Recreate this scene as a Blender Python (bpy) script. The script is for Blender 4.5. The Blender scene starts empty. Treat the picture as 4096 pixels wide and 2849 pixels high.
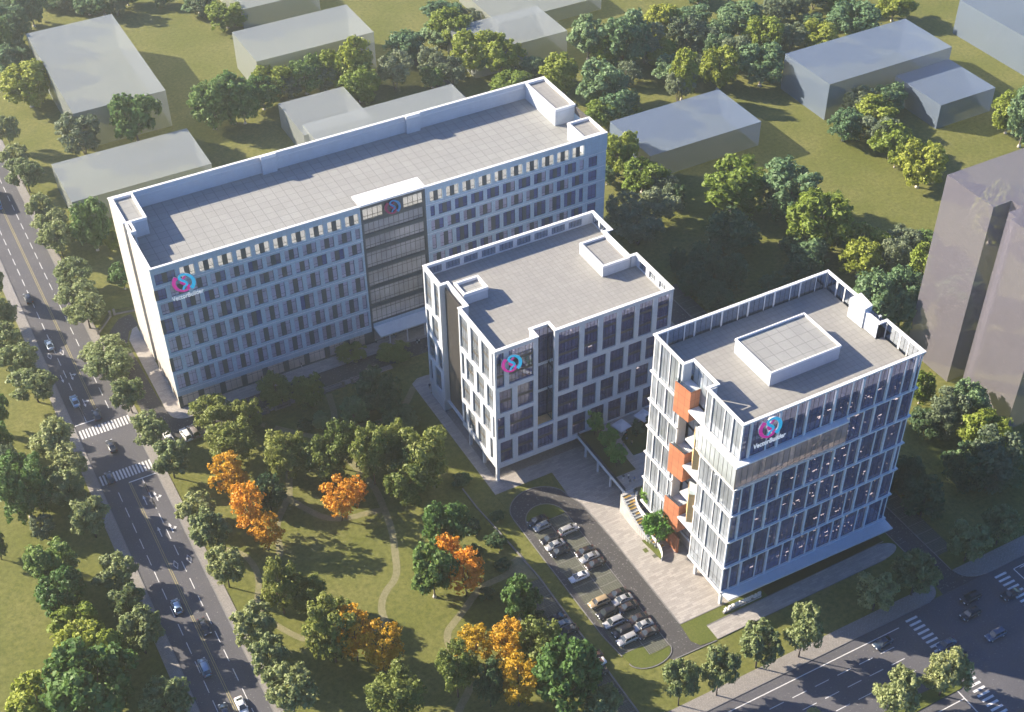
import bpy, bmesh, math, random
import numpy as np
from mathutils import Vector
D = bpy.data; SC = bpy.context.scene; COL = SC.collection
PI = math.pi
# ------------------------------------------------------------ camera, light, exposure
cam = D.objects.new("camera", D.cameras.new("camera")); COL.objects.link(cam)
cam.data.sensor_width = 36; cam.data.lens = 5484.305 / 4096 * 36
cam.data.shift_x = (2048 - 2058.668) / 4096; cam.data.shift_y = (1519.266 - 1424.5) / 4096
cam.data.clip_end = 4000; cam.data.clip_start = 1
cam.matrix_world = __import__("mathutils").Matrix([[0.87841607, 0.32105599, -0.35398908, 0.00000000], [-0.47783693, 0.57834514, -0.66120252, 0.00000000], [-0.00755517, 0.74995997, 0.66144007, 230.00000000], [0.00000000, 0.00000000, 0.00000000, 1.00000000]])
SC.camera = cam
SUN_EL = math.radians(27.5); SUN_AZ = math.radians(-44.0)       # bearing of the sun from +Y, clockwise
w = D.worlds.new("World"); SC.world = w; w.use_nodes = True
sky = w.node_tree.nodes.new('ShaderNodeTexSky'); sky.sky_type = 'NISHITA'; sky.sun_disc = False
sky.sun_elevation = SUN_EL; sky.sun_rotation = SUN_AZ; sky.air_density = 1.2; sky.dust_density = 0.2; sky.ozone_density = 6.0
tint = w.node_tree.nodes.new('ShaderNodeMix'); tint.data_type = 'RGBA'; tint.blend_type = 'MULTIPLY'; tint.inputs[0].default_value = 1   # cool white balance of the sky light
tint.inputs[7].default_value = (.46, .74, 1.12, 1)
w.node_tree.links.new(sky.outputs[0], tint.inputs[6]); w.node_tree.links.new(tint.outputs[2], w.node_tree.nodes['Background'].inputs[0])
w.node_tree.nodes['Background'].inputs[1].default_value = 0.062
sun = D.objects.new("sun", D.lights.new("sun", 'SUN')); COL.objects.link(sun)
sun.data.energy = 5.0; sun.data.angle = math.radians(0.5); sun.data.color = (1.0, 0.87, 0.68)
sd = Vector((-math.sin(SUN_AZ) * math.cos(SUN_EL), -math.cos(SUN_AZ) * math.cos(SUN_EL), -math.sin(SUN_EL)))
sun.rotation_euler = sd.to_track_quat('-Z', 'Y').to_euler()
SC.view_settings.view_transform = 'Standard'; SC.view_settings.look = 'None'
SC.view_settings.exposure = 1.58; SC.view_settings.gamma = 1.0
SC.cycles.use_denoising = True
SC.cycles.max_bounces = 7; SC.cycles.diffuse_bounces = 3; SC.cycles.glossy_bounces = 3
SC.cycles.transparent_max_bounces = 14; SC.cycles.volume_bounces = 1
SC.cycles.caustics_reflective = False; SC.cycles.caustics_refractive = False
SC.cycles.use_adaptive_sampling = True; SC.cycles.adaptive_threshold = 0.02

# ------------------------------------------------------------ helpers
class MB:
    """collects shapes, builds them as ONE mesh object"""
    def __init__(s): s.v = []; s.f = []; s.m = []
    def face(s, pts, m=0):
        i = len(s.v); s.v += [tuple(p) for p in pts]; s.f.append(tuple(range(i, i + len(pts)))); s.m.append(m)
    def box(s, x0, x1, y0, y1, z0, z1, m=0, bottom=True):
        if x0 > x1: x0, x1 = x1, x0
        if y0 > y1: y0, y1 = y1, y0
        i = len(s.v)
        s.v += [(x0,y0,z0),(x1,y0,z0),(x1,y1,z0),(x0,y1,z0),(x0,y0,z1),(x1,y0,z1),(x1,y1,z1),(x0,y1,z1)]
        F = [(4,5,6,7),(0,1,5,4),(1,2,6,5),(2,3,7,6),(3,0,4,7)] + ([(3,2,1,0)] if bottom else [])
        for q in F: s.f.append(tuple(i + k for k in q)); s.m.append(m)
    def prism(s, poly, z0, z1, m=0, bottom=True, mt=None):
        a = sum(poly[k][0]*poly[(k+1) % len(poly)][1] - poly[(k+1) % len(poly)][0]*poly[k][1] for k in range(len(poly)))
        if a < 0: poly = poly[::-1]
        n = len(poly); i = len(s.v)
        s.v += [(p[0], p[1], z0) for p in poly] + [(p[0], p[1], z1) for p in poly]
        s.f.append(tuple(i + n + k for k in range(n))); s.m.append(m if mt is None else mt)
        if bottom: s.f.append(tuple(i + k for k in reversed(range(n)))); s.m.append(m)
        for k in range(n): s.f.append((i+k, i+(k+1) % n, i+n+(k+1) % n, i+n+k)); s.m.append(m)
    def tube(s, pts, rad, n=6, m=0, cap=True):
        pts = [Vector(p) for p in pts]; rings = []
        for k, p in enumerate(pts):
            d = (pts[min(k+1, len(pts)-1)] - pts[max(k-1, 0)]).normalized()
            u = d.orthogonal().normalized() if abs(d.z) < .95 else Vector((1,0,0)); u = (u - d*u.dot(d)).normalized(); w_ = d.cross(u)
            r = rad[k] if hasattr(rad, '__len__') else rad
            rings.append(len(s.v)); s.v += [tuple(p + u*math.cos(2*PI*j/n)*r + w_*math.sin(2*PI*j/n)*r) for j in range(n)]
        for a, b in zip(rings, rings[1:]):
            for j in range(n): s.f.append((a+j, a+(j+1) % n, b+(j+1) % n, b+j)); s.m.append(m)
        if cap:
            s.f.append(tuple(rings[-1]+j for j in range(n))); s.m.append(m)
            s.f.append(tuple(rings[0]+j for j in reversed(range(n)))); s.m.append(m)
    def mesh(s, name, mats, smooth=False):
        me = D.meshes.new(name); me.from_pydata(s.v, [], s.f)
        for m in (mats if isinstance(mats, (list, tuple)) else [mats]): me.materials.append(m)
        me.polygons.foreach_set('material_index', s.m)
        if smooth: me.polygons.foreach_set('use_smooth', [True]*len(s.f))
        me.update(); return me
    def obj(s, name, mats, parent=None, smooth=False):
        return link(name, s.mesh(name, mats, smooth), parent)
def link(name, data, parent=None):
    o = D.objects.new(name, data); COL.objects.link(o)
    if parent:
        o.parent = parent
        p = parent; off = Vector()
        while p: off += p.location; p = p.parent
        if data is not None and ABS: o.location = -off          # parts are modelled in world coordinates
    return o
ABS = True
def thing(name, label, cat, loc=(0,0,0), rz=0, group=None):
    o = D.objects.new(name, None); COL.objects.link(o); o.location = loc; o.rotation_euler = (0,0,rz); o.empty_display_size = .5
    return tag(o, label, cat, group)
def tag(o, label, cat, group=None):
    o['label'] = label; o['category'] = cat
    if group: o['group'] = group
    return o
def struct(o, kind='structure'): o['kind'] = kind; return o
def ordn(i): return ['first','second','third','fourth','fifth','sixth','seventh','eighth','ninth','tenth','eleventh','twelfth','thirteenth','fourteenth','fifteenth','sixteenth','seventeenth','eighteenth','nineteenth','twentieth','twenty-first','twenty-second','twenty-third','twenty-fourth','twenty-fifth'][i]

# ------------------------------------------------------------ materials
def mat(name): 
    m = D.materials.new(name); m.use_nodes = True; nt = m.node_tree
    return m, nt, nt.nodes['Principled BSDF']
def N(nt, t, **k):
    n = nt.nodes.new(t)
    for a, b in k.items():
        if a in n.inputs: n.inputs[a].default_value = b
        else: setattr(n, a, b)
    return n
def coords(nt, wall=False, scale=1.0):
    tc = N(nt, 'ShaderNodeNewGeometry')
    out = tc.outputs['Position']
    if wall:
        sp = N(nt, 'ShaderNodeSeparateXYZ'); nt.links.new(out, sp.inputs[0])
        ad = N(nt, 'ShaderNodeMath'); nt.links.new(sp.outputs[0], ad.inputs[0]); nt.links.new(sp.outputs[1], ad.inputs[1])
        cb = N(nt, 'ShaderNodeCombineXYZ'); nt.links.new(ad.outputs[0], cb.inputs[0]); nt.links.new(sp.outputs[2], cb.inputs[1])
        out = cb.outputs[0]
    return out
def mixc(nt, fac, a, b, mode='MIX'):
    n = nt.nodes.new('ShaderNodeMix'); n.data_type = 'RGBA'; n.blend_type = mode
    for sock, val in ((n.inputs[0], fac), (n.inputs[6], a), (n.inputs[7], b)):
        if hasattr(val, 'is_linked'): nt.links.new(val, sock)
        elif isinstance(val, (int, float)): sock.default_value = val
        else: sock.default_value = (*val, 1)
    return n.outputs[2]
def noise(nt, vec, scale, detail=4, rough=.6):
    n = N(nt, 'ShaderNodeTexNoise', Scale=scale, Detail=detail, Roughness=rough); nt.links.new(vec, n.inputs['Vector']); return n.outputs['Fac']
def ramp(nt, fac, lo, hi, a=0., b=1.):
    n = N(nt, 'ShaderNodeMapRange'); n.clamp = True
    nt.links.new(fac, n.inputs[0]); n.inputs[1].default_value = lo; n.inputs[2].default_value = hi; n.inputs[3].default_value = a; n.inputs[4].default_value = b
    return n.outputs[0]
def plain(name, c, rough=.6, var=.12, sc=.8, metal=0., wall=False):
    m, nt, p = mat(name); f = noise(nt, coords(nt), sc)
    c2 = tuple(x*(1-var) for x in c); c3 = tuple(min(1, x*(1+var)) for x in c)
    nt.links.new(mixc(nt, ramp(nt, f, .3, .7), c2, c3), p.inputs['Base Color']); p.inputs['Roughness'].default_value = rough; p.inputs['Metallic'].default_value = metal
    return m
def tiles(name, c, bw, bh, joint=.02, jc=(.06,.06,.06), wall=False, var=.1, rough=.6, off=0., offx=0., offy=0.):
    m, nt, p = mat(name); co = coords(nt, wall)
    mp = N(nt, 'ShaderNodeMapping'); mp.inputs['Location'].default_value = (-offx, -offy, 0); nt.links.new(co, mp.inputs[0])
    b = N(nt, 'ShaderNodeTexBrick', offset=off, squash=1.0); nt.links.new(mp.outputs[0], b.inputs['Vector'])
    b.inputs['Scale'].default_value = 1; b.inputs['Mortar Size'].default_value = joint; b.inputs['Mortar Smooth'].default_value = .1
    b.inputs['Brick Width'].default_value = bw; b.inputs['Row Height'].default_value = bh; b.inputs['Bias'].default_value = 0
    b.inputs['Color1'].default_value = (*[x*(1-var) for x in c], 1); b.inputs['Color2'].default_value = (*[min(1, x*(1+var)) for x in c], 1); b.inputs['Mortar'].default_value = (*jc, 1)
    f = noise(nt, coords(nt), .35, 6, .65); f2 = noise(nt, coords(nt), 3., 3)
    a = mixc(nt, ramp(nt, f, .35, .7, 0, .35), b.outputs['Color'], tuple(x*.72 for x in c))
    a = mixc(nt, ramp(nt, f2, .3, .7, 0, .12), a, tuple(x*.6 for x in c))
    nt.links.new(a, p.inputs['Base Color']); p.inputs['Roughness'].default_value = rough
    return m
def ground(name, c1, c2, c3, sc=.05, fine=2.5, rough=.9, speck=None):
    m, nt, p = mat(name); co = coords(nt)
    a = mixc(nt, ramp(nt, noise(nt, co, sc, 6, .6), .35, .65), c1, c2)
    a = mixc(nt, ramp(nt, noise(nt, co, fine, 5, .75), .38, .68), a, c3)
    if speck:
        a = mixc(nt, ramp(nt, noise(nt, co, speck[0], 2, .5), speck[1], speck[1]+.06), a, speck[2])
    nt.links.new(a, p.inputs['Base Color']); p.inputs['Roughness'].default_value = rough; p.inputs['Specular IOR Level'].default_value = .12
    return m
def glass(name, tint, refl=.12, rough=.015, curtain=None, curt=.0):
    m, nt, p = mat(name); nt.nodes.remove(p); out = nt.nodes['Material Output']
    tr = N(nt, 'ShaderNodeBsdfTransparent'); tr.inputs[0].default_value = (*tint, 1)
    inner = tr.outputs[0]
    if curtain:  # diffuse layer: blinds, film, also light painted into the pane
        df = N(nt, 'ShaderNodeBsdfDiffuse'); f = noise(nt, coords(nt), .11, 3)
        nt.links.new(mixc(nt, ramp(nt, f, .35, .65), tuple(x*.6 for x in curtain), curtain), df.inputs[0])
        mx = N(nt, 'ShaderNodeMixShader'); mx.inputs[0].default_value = curt
        nt.links.new(inner, mx.inputs[1]); nt.links.new(df.outputs[0], mx.inputs[2]); inner = mx.outputs[0]
    gl = N(nt, 'ShaderNodeBsdfGlossy'); gl.inputs['Roughness'].default_value = rough; gl.inputs[0].default_value = (.80, .88, 1, 1)
    lw = N(nt, 'ShaderNodeFresnel'); lw.inputs[0].default_value = 1.5
    ad = N(nt, 'ShaderNodeMath', operation='ADD'); ad.use_clamp = True; nt.links.new(lw.outputs[0], ad.inputs[0]); ad.inputs[1].default_value = refl
    mx2 = N(nt, 'ShaderNodeMixShader'); nt.links.new(ad.outputs[0], mx2.inputs[0]); nt.links.new(inner, mx2.inputs[1]); nt.links.new(gl.outputs[0], mx2.inputs[2])
    nt.links.new(mx2.outputs[0], out.inputs[0]); return m
def ghostmat(name, c, opac):
    m, nt, p = mat(name); out = nt.nodes['Material Output']; p.inputs['Base Color'].default_value = (*c, 1); p.inputs['Roughness'].default_value = .35
    tr = N(nt, 'ShaderNodeBsdfTransparent'); mx = N(nt, 'ShaderNodeMixShader'); mx.inputs[0].default_value = opac
    nt.links.new(tr.outputs[0], mx.inputs[1]); nt.links.new(p.outputs[0], mx.inputs[2]); nt.links.new(mx.outputs[0], out.inputs[0]); return m
def emit(name, c, s):
    m, nt, p = mat(name); p.inputs['Emission Color'].default_value = (*c, 1); p.inputs['Emission Strength'].default_value = s; p.inputs['Base Color'].default_value = (.8,.8,.8,1); return m
def leafmat(name, c1, c2, c3):
    m, nt, p = mat(name); out = nt.nodes['Material Output']; tc = N(nt, 'ShaderNodeTexCoord'); co = tc.outputs['Object']
    oi = N(nt, 'ShaderNodeObjectInfo')
    a = mixc(nt, ramp(nt, noise(nt, co, .55, 3), .38, .62), c1, c2)
    a = mixc(nt, ramp(nt, noise(nt, co, 3.5, 2), .45, .7), a, c3)
    hs = N(nt, 'ShaderNodeHueSaturation'); nt.links.new(a, hs.inputs['Color'])
    nt.links.new(ramp(nt, oi.outputs['Random'], 0, 1, .478, .518), hs.inputs['Hue']); nt.links.new(ramp(nt, oi.outputs['Random'], 0, 1, 1.2, .8), hs.inputs['Value'])
    nt.links.new(hs.outputs[0], p.inputs['Base Color']); p.inputs['Roughness'].default_value = .55; p.inputs['Specular IOR Level'].default_value = .3
    tl = N(nt, 'ShaderNodeBsdfTranslucent'); nt.links.new(hs.outputs[0], tl.inputs[0]); mx = N(nt, 'ShaderNodeMixShader'); mx.inputs[0].default_value = .34
    nt.links.new(p.outputs[0], mx.inputs[1]); nt.links.new(tl.outputs[0], mx.inputs[2]); nt.links.new(mx.outputs[0], out.inputs[0]); return m

M = {}
M['grass'] = ground('grass', (.135,.15,.036), (.20,.195,.066), (.082,.095,.024), .05, .9)
M['lawn'] = ground('lawn_bed', (.10,.125,.028), (.13,.145,.04), (.075,.095,.022), .15, 2.5)
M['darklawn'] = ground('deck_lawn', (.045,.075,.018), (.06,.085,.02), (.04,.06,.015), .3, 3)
M['hedge'] = ground('dry_grass', (.07,.06,.02), (.085,.075,.025), (.05,.05,.018), .2, 3)
M['asphalt'] = ground('asphalt', (.10,.10,.112), (.128,.127,.138), (.086,.086,.097), .09, 3, .85, (2.4, .66, (.24,.235,.23)))
M['asphalt2'] = ground('drive_asphalt', (.075,.073,.075), (.10,.098,.096), (.06,.058,.06), .12, 3, .85, (2.1, .62, (.22,.215,.21)))
M['path'] = ground('sandy_path', (.22,.205,.12), (.26,.24,.15), (.16,.16,.075), .3, 1.5)
M['pave'] = tiles('stone_paving', (.37,.345,.32), 1.7, .55, .02, (.2,.19,.18), off=.5, var=.18)
M['walk'] = tiles('cobble_sidewalk', (.30,.28,.26), .42, .26, .035, (.15,.14,.13), off=.5, var=.16)
M['lot'] = tiles('grass_grid_paving', (.115,.12,.095), .55, .42, .05, (.05,.055,.035), var=.2, rough=.85)
M['kerb'] = plain('kerb_stone', (.19,.185,.185))
M['mark'] = plain('white_road_paint', (.62,.62,.62), .7, .18, 1.5)
M['yel'] = plain('yellow_road_paint', (.33,.28,.12), .7, .2, 1.5)
M['slot'] = plain('stall_line', (.22,.215,.2))
M['white'] = tiles('white_wall_panel', (.60,.635,.68), 1.5, 1.2, .012, (.5,.5,.5), wall=True, var=.02, rough=.5)
M['cap'] = plain('white_coping', (.82,.81,.80), .45, .03)
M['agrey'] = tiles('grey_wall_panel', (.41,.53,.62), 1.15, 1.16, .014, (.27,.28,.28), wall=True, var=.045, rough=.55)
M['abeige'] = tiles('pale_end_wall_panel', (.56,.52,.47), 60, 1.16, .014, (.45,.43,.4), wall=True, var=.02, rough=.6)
M['dark'] = plain('charcoal_panel', (.075,.092,.098), .5)
M['black'] = plain('black_frame', (.022,.023,.026), .4)
M['brown'] = plain('brown_spandrel', (.10,.088,.075), .5)
M['bronze'] = plain('bronze_screen', (.12,.11,.10), .5)
M['roofA'] = tiles('large_roof_paving', (.295,.298,.282), 2.6, 2.6, .045, (.09,.09,.09), var=.05, rough=.75, offx=49.9, offy=267.8)
M['roofB'] = tiles('small_roof_paving', (.295,.288,.265), 1.3, 1.3, .03, (.14,.135,.125), var=.05, rough=.7, offx=.3, offy=.1)
M['slab'] = plain('floor_slab', (.10,.10,.12), .7)
M['core'] = plain('inner_wall', (.20,.185,.185), .8, .3, .25)
M['cream'] = plain('cream_inner_wall', (.62,.60,.56), .8, .25, .2)
M['wood'] = plain('wood_floor', (.45,.30,.20), .6, .15, .6)
M['metalblue'] = plain('pale_metal_canopy', (.58,.63,.66), .35, .05, .5)
M['fin'] = plain('white_metal_fin', (.72,.73,.74), .4, .05)
M['orange'] = tiles('orange_brick_screen', (.50,.19,.095), 1.55, 2.0, .05, (.22,.075,.04), wall=True, var=.12)
M['tan'] = tiles('tan_brick_screen', (.72,.48,.22), .5, .25, .02, (.55,.34,.15), wall=True, var=.08)
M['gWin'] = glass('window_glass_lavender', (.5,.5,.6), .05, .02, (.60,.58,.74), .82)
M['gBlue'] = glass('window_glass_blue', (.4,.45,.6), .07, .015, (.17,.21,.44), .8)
M['gClear'] = glass('clear_glass', (.86,.88,.92), .02)
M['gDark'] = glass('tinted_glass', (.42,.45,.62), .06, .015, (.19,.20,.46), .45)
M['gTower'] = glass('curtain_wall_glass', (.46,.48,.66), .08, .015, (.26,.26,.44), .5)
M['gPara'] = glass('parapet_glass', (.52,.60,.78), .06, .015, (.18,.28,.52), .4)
M['gShop'] = glass('shopfront_glass', (.7,.65,.6), .03, .03, (.78,.68,.60), .88)  # lit interior painted into the warm pane colour
M['gMilk'] = glass('fritted_glass', (.9,.92,.9), .05, .05, (.72,.79,.82), .6)
M['gRail'] = glass('railing_glass', (.72,.80,.84), .05)
M['lamp'] = emit('pendant_lamp', (1.0, .74, .50), 2.0)  # glowing strips added close behind the glass to show as bright specks
M['lampdim'] = emit('ceiling_lamp', (1.0, .92, .84), 6)
M['ghostW'] = ghostmat('translucent_white_block', (.36,.39,.385), .52)
M['ghostB'] = ghostmat('translucent_grey_block', (.20,.255,.35), .58)
M['ghostP'] = ghostmat('translucent_violet_block', (.225,.21,.245), .56)
M['bark'] = plain('dark_bark', (.05,.04,.045), .9); M['bark2'] = plain('grey_bark', (.20,.17,.15), .9); M['bark3'] = plain('red_brown_bark', (.13,.075,.05), .9)
M['ring'] = plain('white_tree_base', (.6,.55,.5), .8)
M['S'] = leafmat('street_tree_leaves', (0.216,0.285,0.101), (0.284,0.336,0.151), (0.344,0.387,0.191))
M['G'] = leafmat('green_leaves', (0.103,0.200,0.048), (0.147,0.255,0.069), (0.181,0.285,0.091))
M['Y'] = leafmat('yellow_green_leaves', (0.216,0.296,0.040), (0.275,0.347,0.056), (0.327,0.387,0.081))
M['T'] = leafmat('blue_green_leaves', (0.137,0.240,0.105), (0.181,0.296,0.143), (0.224,0.326,0.166))
M['W'] = leafmat('grey_green_leaves', (0.172,0.225,0.125), (0.207,0.266,0.151), (0.250,0.296,0.181))
M['P'] = leafmat('olive_leaves', (0.158,0.215,0.048), (0.207,0.255,0.064), (0.259,0.306,0.085))
M['O'] = leafmat('orange_leaves', (.62,.31,.018), (.68,.39,.03), (.74,.49,.07))
M['Dk'] = leafmat('deep_green_leaves', (0.077,0.144,0.061), (0.103,0.174,0.070), (0.128,0.193,0.091))  # darker leaf colour stands in for shade on trees; shrubs, conifers share it
M['N'] = leafmat('bright_green_leaves', (0.122,0.266,0.045), (0.172,0.347,0.061), (0.207,0.367,0.081))
M['mag'] = emit('magenta_sign_face', (.62,.02,.30), .16); M['mag'].node_tree.nodes['Principled BSDF'].inputs['Base Color'].default_value = (*(.62,.02,.30), 1); M['cya'] = emit('cyan_sign_face', (.02,.46,.72), .16); M['cya'].node_tree.nodes['Principled BSDF'].inputs['Base Color'].default_value = (*(.02,.46,.72), 1); M['sgn'] = emit('white_sign_letters', (.9, .95, 1), .13)
M['mag2'] = plain('deep_magenta_sign_face', (.30,.01,.10), .4, .04); M['cya2'] = plain('deep_blue_sign_face', (.02,.22,.50), .4, .04)
M['gClearL'] = glass('lit_side_glass', (.62,.68,.76), .10, .02, (.60,.66,.73), .5)  # sky reflection painted into the pane colour, for left faces
M['hedge2'] = ground('deck_grass', (.10,.10,.035), (.12,.115,.045), (.08,.08,.03), .3, 3)
M['wood2'] = plain('timber_tread', (.42,.26,.07), .6, .15, .8)
PAINT = {}
for k, c in dict(black=(.012,.012,.014), dark=(.03,.032,.038), brown=(.035,.024,.02), silver=(.42,.42,.42), grey=(.25,.28,.30), white=(.75,.75,.74), tan=(.38,.28,.16), taupe=(.22,.19,.17), lightblue=(.32,.45,.58), bluegrey=(.30,.38,.46), navy=(.03,.05,.085), blue=(.06,.09,.15), busblue=(.10,.25,.48)).items():
    m, nt, p = mat('car_paint_' + k); p.inputs['Base Color'].default_value = (*c, 1); p.inputs['Roughness'].default_value = .28; p.inputs['Coat Weight'].default_value = .6; p.inputs['Coat Roughness'].default_value = .06; p.inputs['Metallic'].default_value = .35 if k in ('silver','grey','bluegrey','lightblue') else 0
    PAINT[k] = m
M['tyre'] = plain('tyre_rubber', (.018,.018,.018), .8); M['rim'] = plain('alloy_rim', (.45,.45,.46), .3)
m, nt, p = mat('car_glass'); p.inputs['Base Color'].default_value = (.03,.04,.05,1); p.inputs['Roughness'].default_value = .05; p.inputs['Specular IOR Level'].default_value = .9; M['carglass'] = m
M['lens'] = plain('headlight_lens', (.7,.72,.75), .15); M['tail'] = plain('tail_lens', (.35,.02,.02), .2)
M['skin'] = plain('skin', (.45,.30,.22), .6); M['hair'] = plain('dark_hair', (.02,.016,.014), .6)
CLOTH = [plain('cloth_%s' % n, c, .8) for n, c in (('navy',(.03,.04,.09)),('white',(.6,.6,.58)),('black',(.02,.02,.022)),('sand',(.4,.33,.22)),('olive',(.12,.12,.05)),('blue',(.10,.16,.32)))]
M['fence'] = plain('black_fence_bar', (.02,.02,.024), .5); M['fpost'] = plain('stone_fence_pier', (.22,.21,.20), .8)
M['canvas'] = plain('white_canvas', (.62,.63,.68), .8, .04)
M['gBal'] = glass('balcony_glass', (.85,.78,.74), .08, .02, (.74,.55,.47), .5)
M['steps'] = plain('pale_stone_step', (.42,.41,.40), .7)
M['bfloor'] = plain('pinkish_balcony_floor', (.58,.50,.45), .6)
M['gBay'] = glass('bay_glass', (.7,.75,.85), .07, .02, (.76,.77,.80), .45)
# ------------------------------------------------------------ the ground, roads, paths
def sheet(name, poly, z, m, kind='structure'):
    b = MB(); b.face([(x, y, z) for x, y in poly]); o = b.obj(name, m); return struct(o, kind)
def slabp(name, poly, z0, z1, m):
    b = MB(); b.prism(poly, z0, z1, 0, False); return struct(b.obj(name, m))
def arc(cx, cy, r, a0, a1, n=10): return [(cx + r*math.cos(math.radians(a0+(a1-a0)*k/n)), cy + r*math.sin(math.radians(a0+(a1-a0)*k/n))) for k in range(n+1)]
def ell(cx, cy, rx, ry, a0, a1, n=14): return [(cx + rx*math.cos(math.radians(a0+(a1-a0)*k/n)), cy + ry*math.sin(math.radians(a0+(a1-a0)*k/n))) for k in range(n+1)]
sheet('ground', [(-900,-300),(1500,-300),(1500,1500),(-900,1500)], 0, M['grass'])
# left avenue (runs along y) and the wide road at the lower right (runs along x)
sheet('avenue', [(20.2,60),(33.4,60),(33.4,900),(20.2,900)], .02, M['asphalt'])
sheet('wide_road', [(33.45,94),(400,94),(400,124),(33.45,124)], .02, M['asphalt'])
sheet('far_carriageway', [(33.45,60),(400,60),(400,93.9),(33.45,93.9)], .02, M['asphalt'])
slabp('sidewalk', [(17.7,60),(20.2,60),(20.2,900),(17.7,900)], 0, .14, M['walk'])
slabp('sidewalk', [(33.4,128),(35.6,128),(35.6,900),(33.4,900)], 0, .14, M['walk'])
slabp('sidewalk', [(35.6,123.9),(166.5,123.9)] + arc(166.5,127.4,3.5,-90,0,8) + [(35.6,127.4)], 0, .14, M['walk'])
slabp('sidewalk', [(182,124.1),(400,124.1),(400,128.3),(176.5,128.3)] + ell(182,128.3,5.4,4.2,180,270,8)[1:], 0, .14, M['walk'])
sheet('side_street', [(170.2,124.02),(182,124.02),(176.4,128.3),(176.4,400),(171,400),(171,135)], .024, M['asphalt2'])
b = MB()
for x0, x1 in ((20.2,20.42),(33.18,33.4)): b.box(x0, x1, 60, 900, .021, .15, 0, False)
b.box(35.6,166.5,123.7,123.9,.021,.15,0,False); b.box(182,400,123.9,124.1,.03,.15,0,False)
struct(b.obj('kerb', M['kerb']))
mk = MB(); yl = MB(); z = .032
def rect(b, x0, x1, y0, y1): b.face([(x0,y0,z),(x1,y0,z),(x1,y1,z),(x0,y1,z)])
y = 60
while y < 620:
    if not (240 < y+3.4 and y < 268):
        rect(mk, 23.43, 23.6, y+.4, y+3.8); rect(mk, 29.65, 29.82, y+.4, y+3.8)
    y += 5.5
for a, c in ((60,241.8),(271,700)): rect(yl, 26.5,26.64,a,c); rect(yl, 26.9,27.04,a,c)
for k in range(16):
    x = 20.9 + k*.79
    rect(mk, x, x+.42, 261.5, 264.8); rect(mk, x, x+.42, 243.6, 247.0)
rect(mk, 20.6,26.4,266.9,267.2); rect(mk, 26.6,33,241.6,241.9); rect(mk, 29.65,29.82,230.5,241.5); rect(mk,23.43,23.6,267.3,276)
def arrow(x, y, s=1, turn=0):     # straight arrow, optional side branch
    mk.face([(x-.1,y,z),(x+.1,y,z),(x+.1,y+2.2*s,z),(x-.1,y+2.2*s,z)][::(1 if s > 0 else -1)]); mk.face([(x-.35,y+2.2*s,z),(x+.35,y+2.2*s,z),(x,y+3.4*s,z)][::(1 if s > 0 else -1)])
    if turn:
        mk.face([(x+.1*turn,y+.8*s,z),(x+.1*turn,y+1.15*s,z),(x+.75*turn,y+1.5*s,z),(x+.75*turn,y+1.15*s,z)]); mk.face([(x+.7*turn,y+.8*s,z),(x+.7*turn,y+1.9*s,z),(x+1.3*turn,y+1.35*s,z)])
arrow(28.2,232.7); arrow(30.8,232.7,1,1); arrow(28.2,221.5); arrow(30.8,221.5,1,1); arrow(22.4,287.8,-1); arrow(24.8,287.6,-1,1); arrow(24.9,276,-1,1)
def diamond(x, y):
    o = [(0,1.5),(.55,0),(0,-1.5),(-.55,0)]
    for k in range(4):
        a, c = o[k], o[(k+1) % 4]; q = .72
        mk.face([(x+a[0],y+a[1],z),(x+c[0],y+c[1],z),(x+c[0]*q,y+c[1]*q,z),(x+a[0]*q,y+a[1]*q,z)])
for q in ((28.3,212),(31.4,212.2),(21.9,296.6),(25.1,296.7)): diamond(*q)
rect(mk, 34,156,121.5,121.7); rect(mk, 190,400,121.6,121.8)
for i, (yy, ph) in enumerate(((118.2,1.3),(114.9,1.3),(111.5,1.3))):
    x = 34 + ph
    while x < 153: rect(mk, x, x+3.5, yy-.08, yy+.08); x += 5.65
    x = 192
    while x < 380: rect(mk, x, x+3.5, yy-.08, yy+.08); x += 5.65
for k in range(22):
    yy = 122.4 - k*1.27
    rect(mk, 158.3, 161.3, yy-.55, yy); 
    if k < 12: rect(mk, 183.2, 186.4, yy-.55, yy)
rect(mk, 188.4,188.65,108,122.1); rect(mk, 188.65,200,122.0,122.2); rect(mk,155.6,155.85,94,104); rect(mk,130,155.6,101.4,101.6)
struct(mk.obj('road_marking', M['mark'])); struct(yl.obj('centre_line', M['yel']))
slabp('median', [(40,104.2),(156.5,103.6)] + arc(156.5,105,1.4,-90,90,6) + [(40,108.4)], 0, .16, M['lawn'])
# forecourt, drive, car parks
slabp('plaza', [(116.3,144.5),(128.4,144.5),(171,144.5),(171,201),(99.9,201),(99.9,196.6),(114.9,196.6),(114.6,188.1),(115.9,184.6),(116.4,172)], 0, .08, M['pave'])
slabp('plaza', [(99.9,201.05),(102.4,201.05),(102.4,235),(101.5,242.3),(99.6,241)], 0, .08, M['pave'])
slabp('plaza', [(102.45,201.05),(170.8,201.05),(170.8,234),(102.45,234)], 0, .06, M['walk'])
slabp('plaza', [(99.7,236),(125,236),(125,239.6),(104,242.3),(101.6,242.35)], 0, .07, M['pave'])
dr = ell(107.2,188.2,7.3,6.2,0,180,16)
sheet('drive', dr + [(100.4,150),(101.2,143.2),(106.3,142),(110,137.6),(120.6,137.35),(117,137.95),(115.85,139.7),(116.35,144.5),(116.4,172),(115.8,184.6)], .03, M['asphalt2'])
slabp('verge', [(99.9,196.55),(114.9,196.55),(114.6,189.5)] + ell(107.2,188.2,7.4,6.3,12,172,14) , 0, .12, M['grass'])
slabp('island', ell(106.5,184.0,4.7,4.9,0,180,14), 0, .13, M['lawn'])
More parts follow.
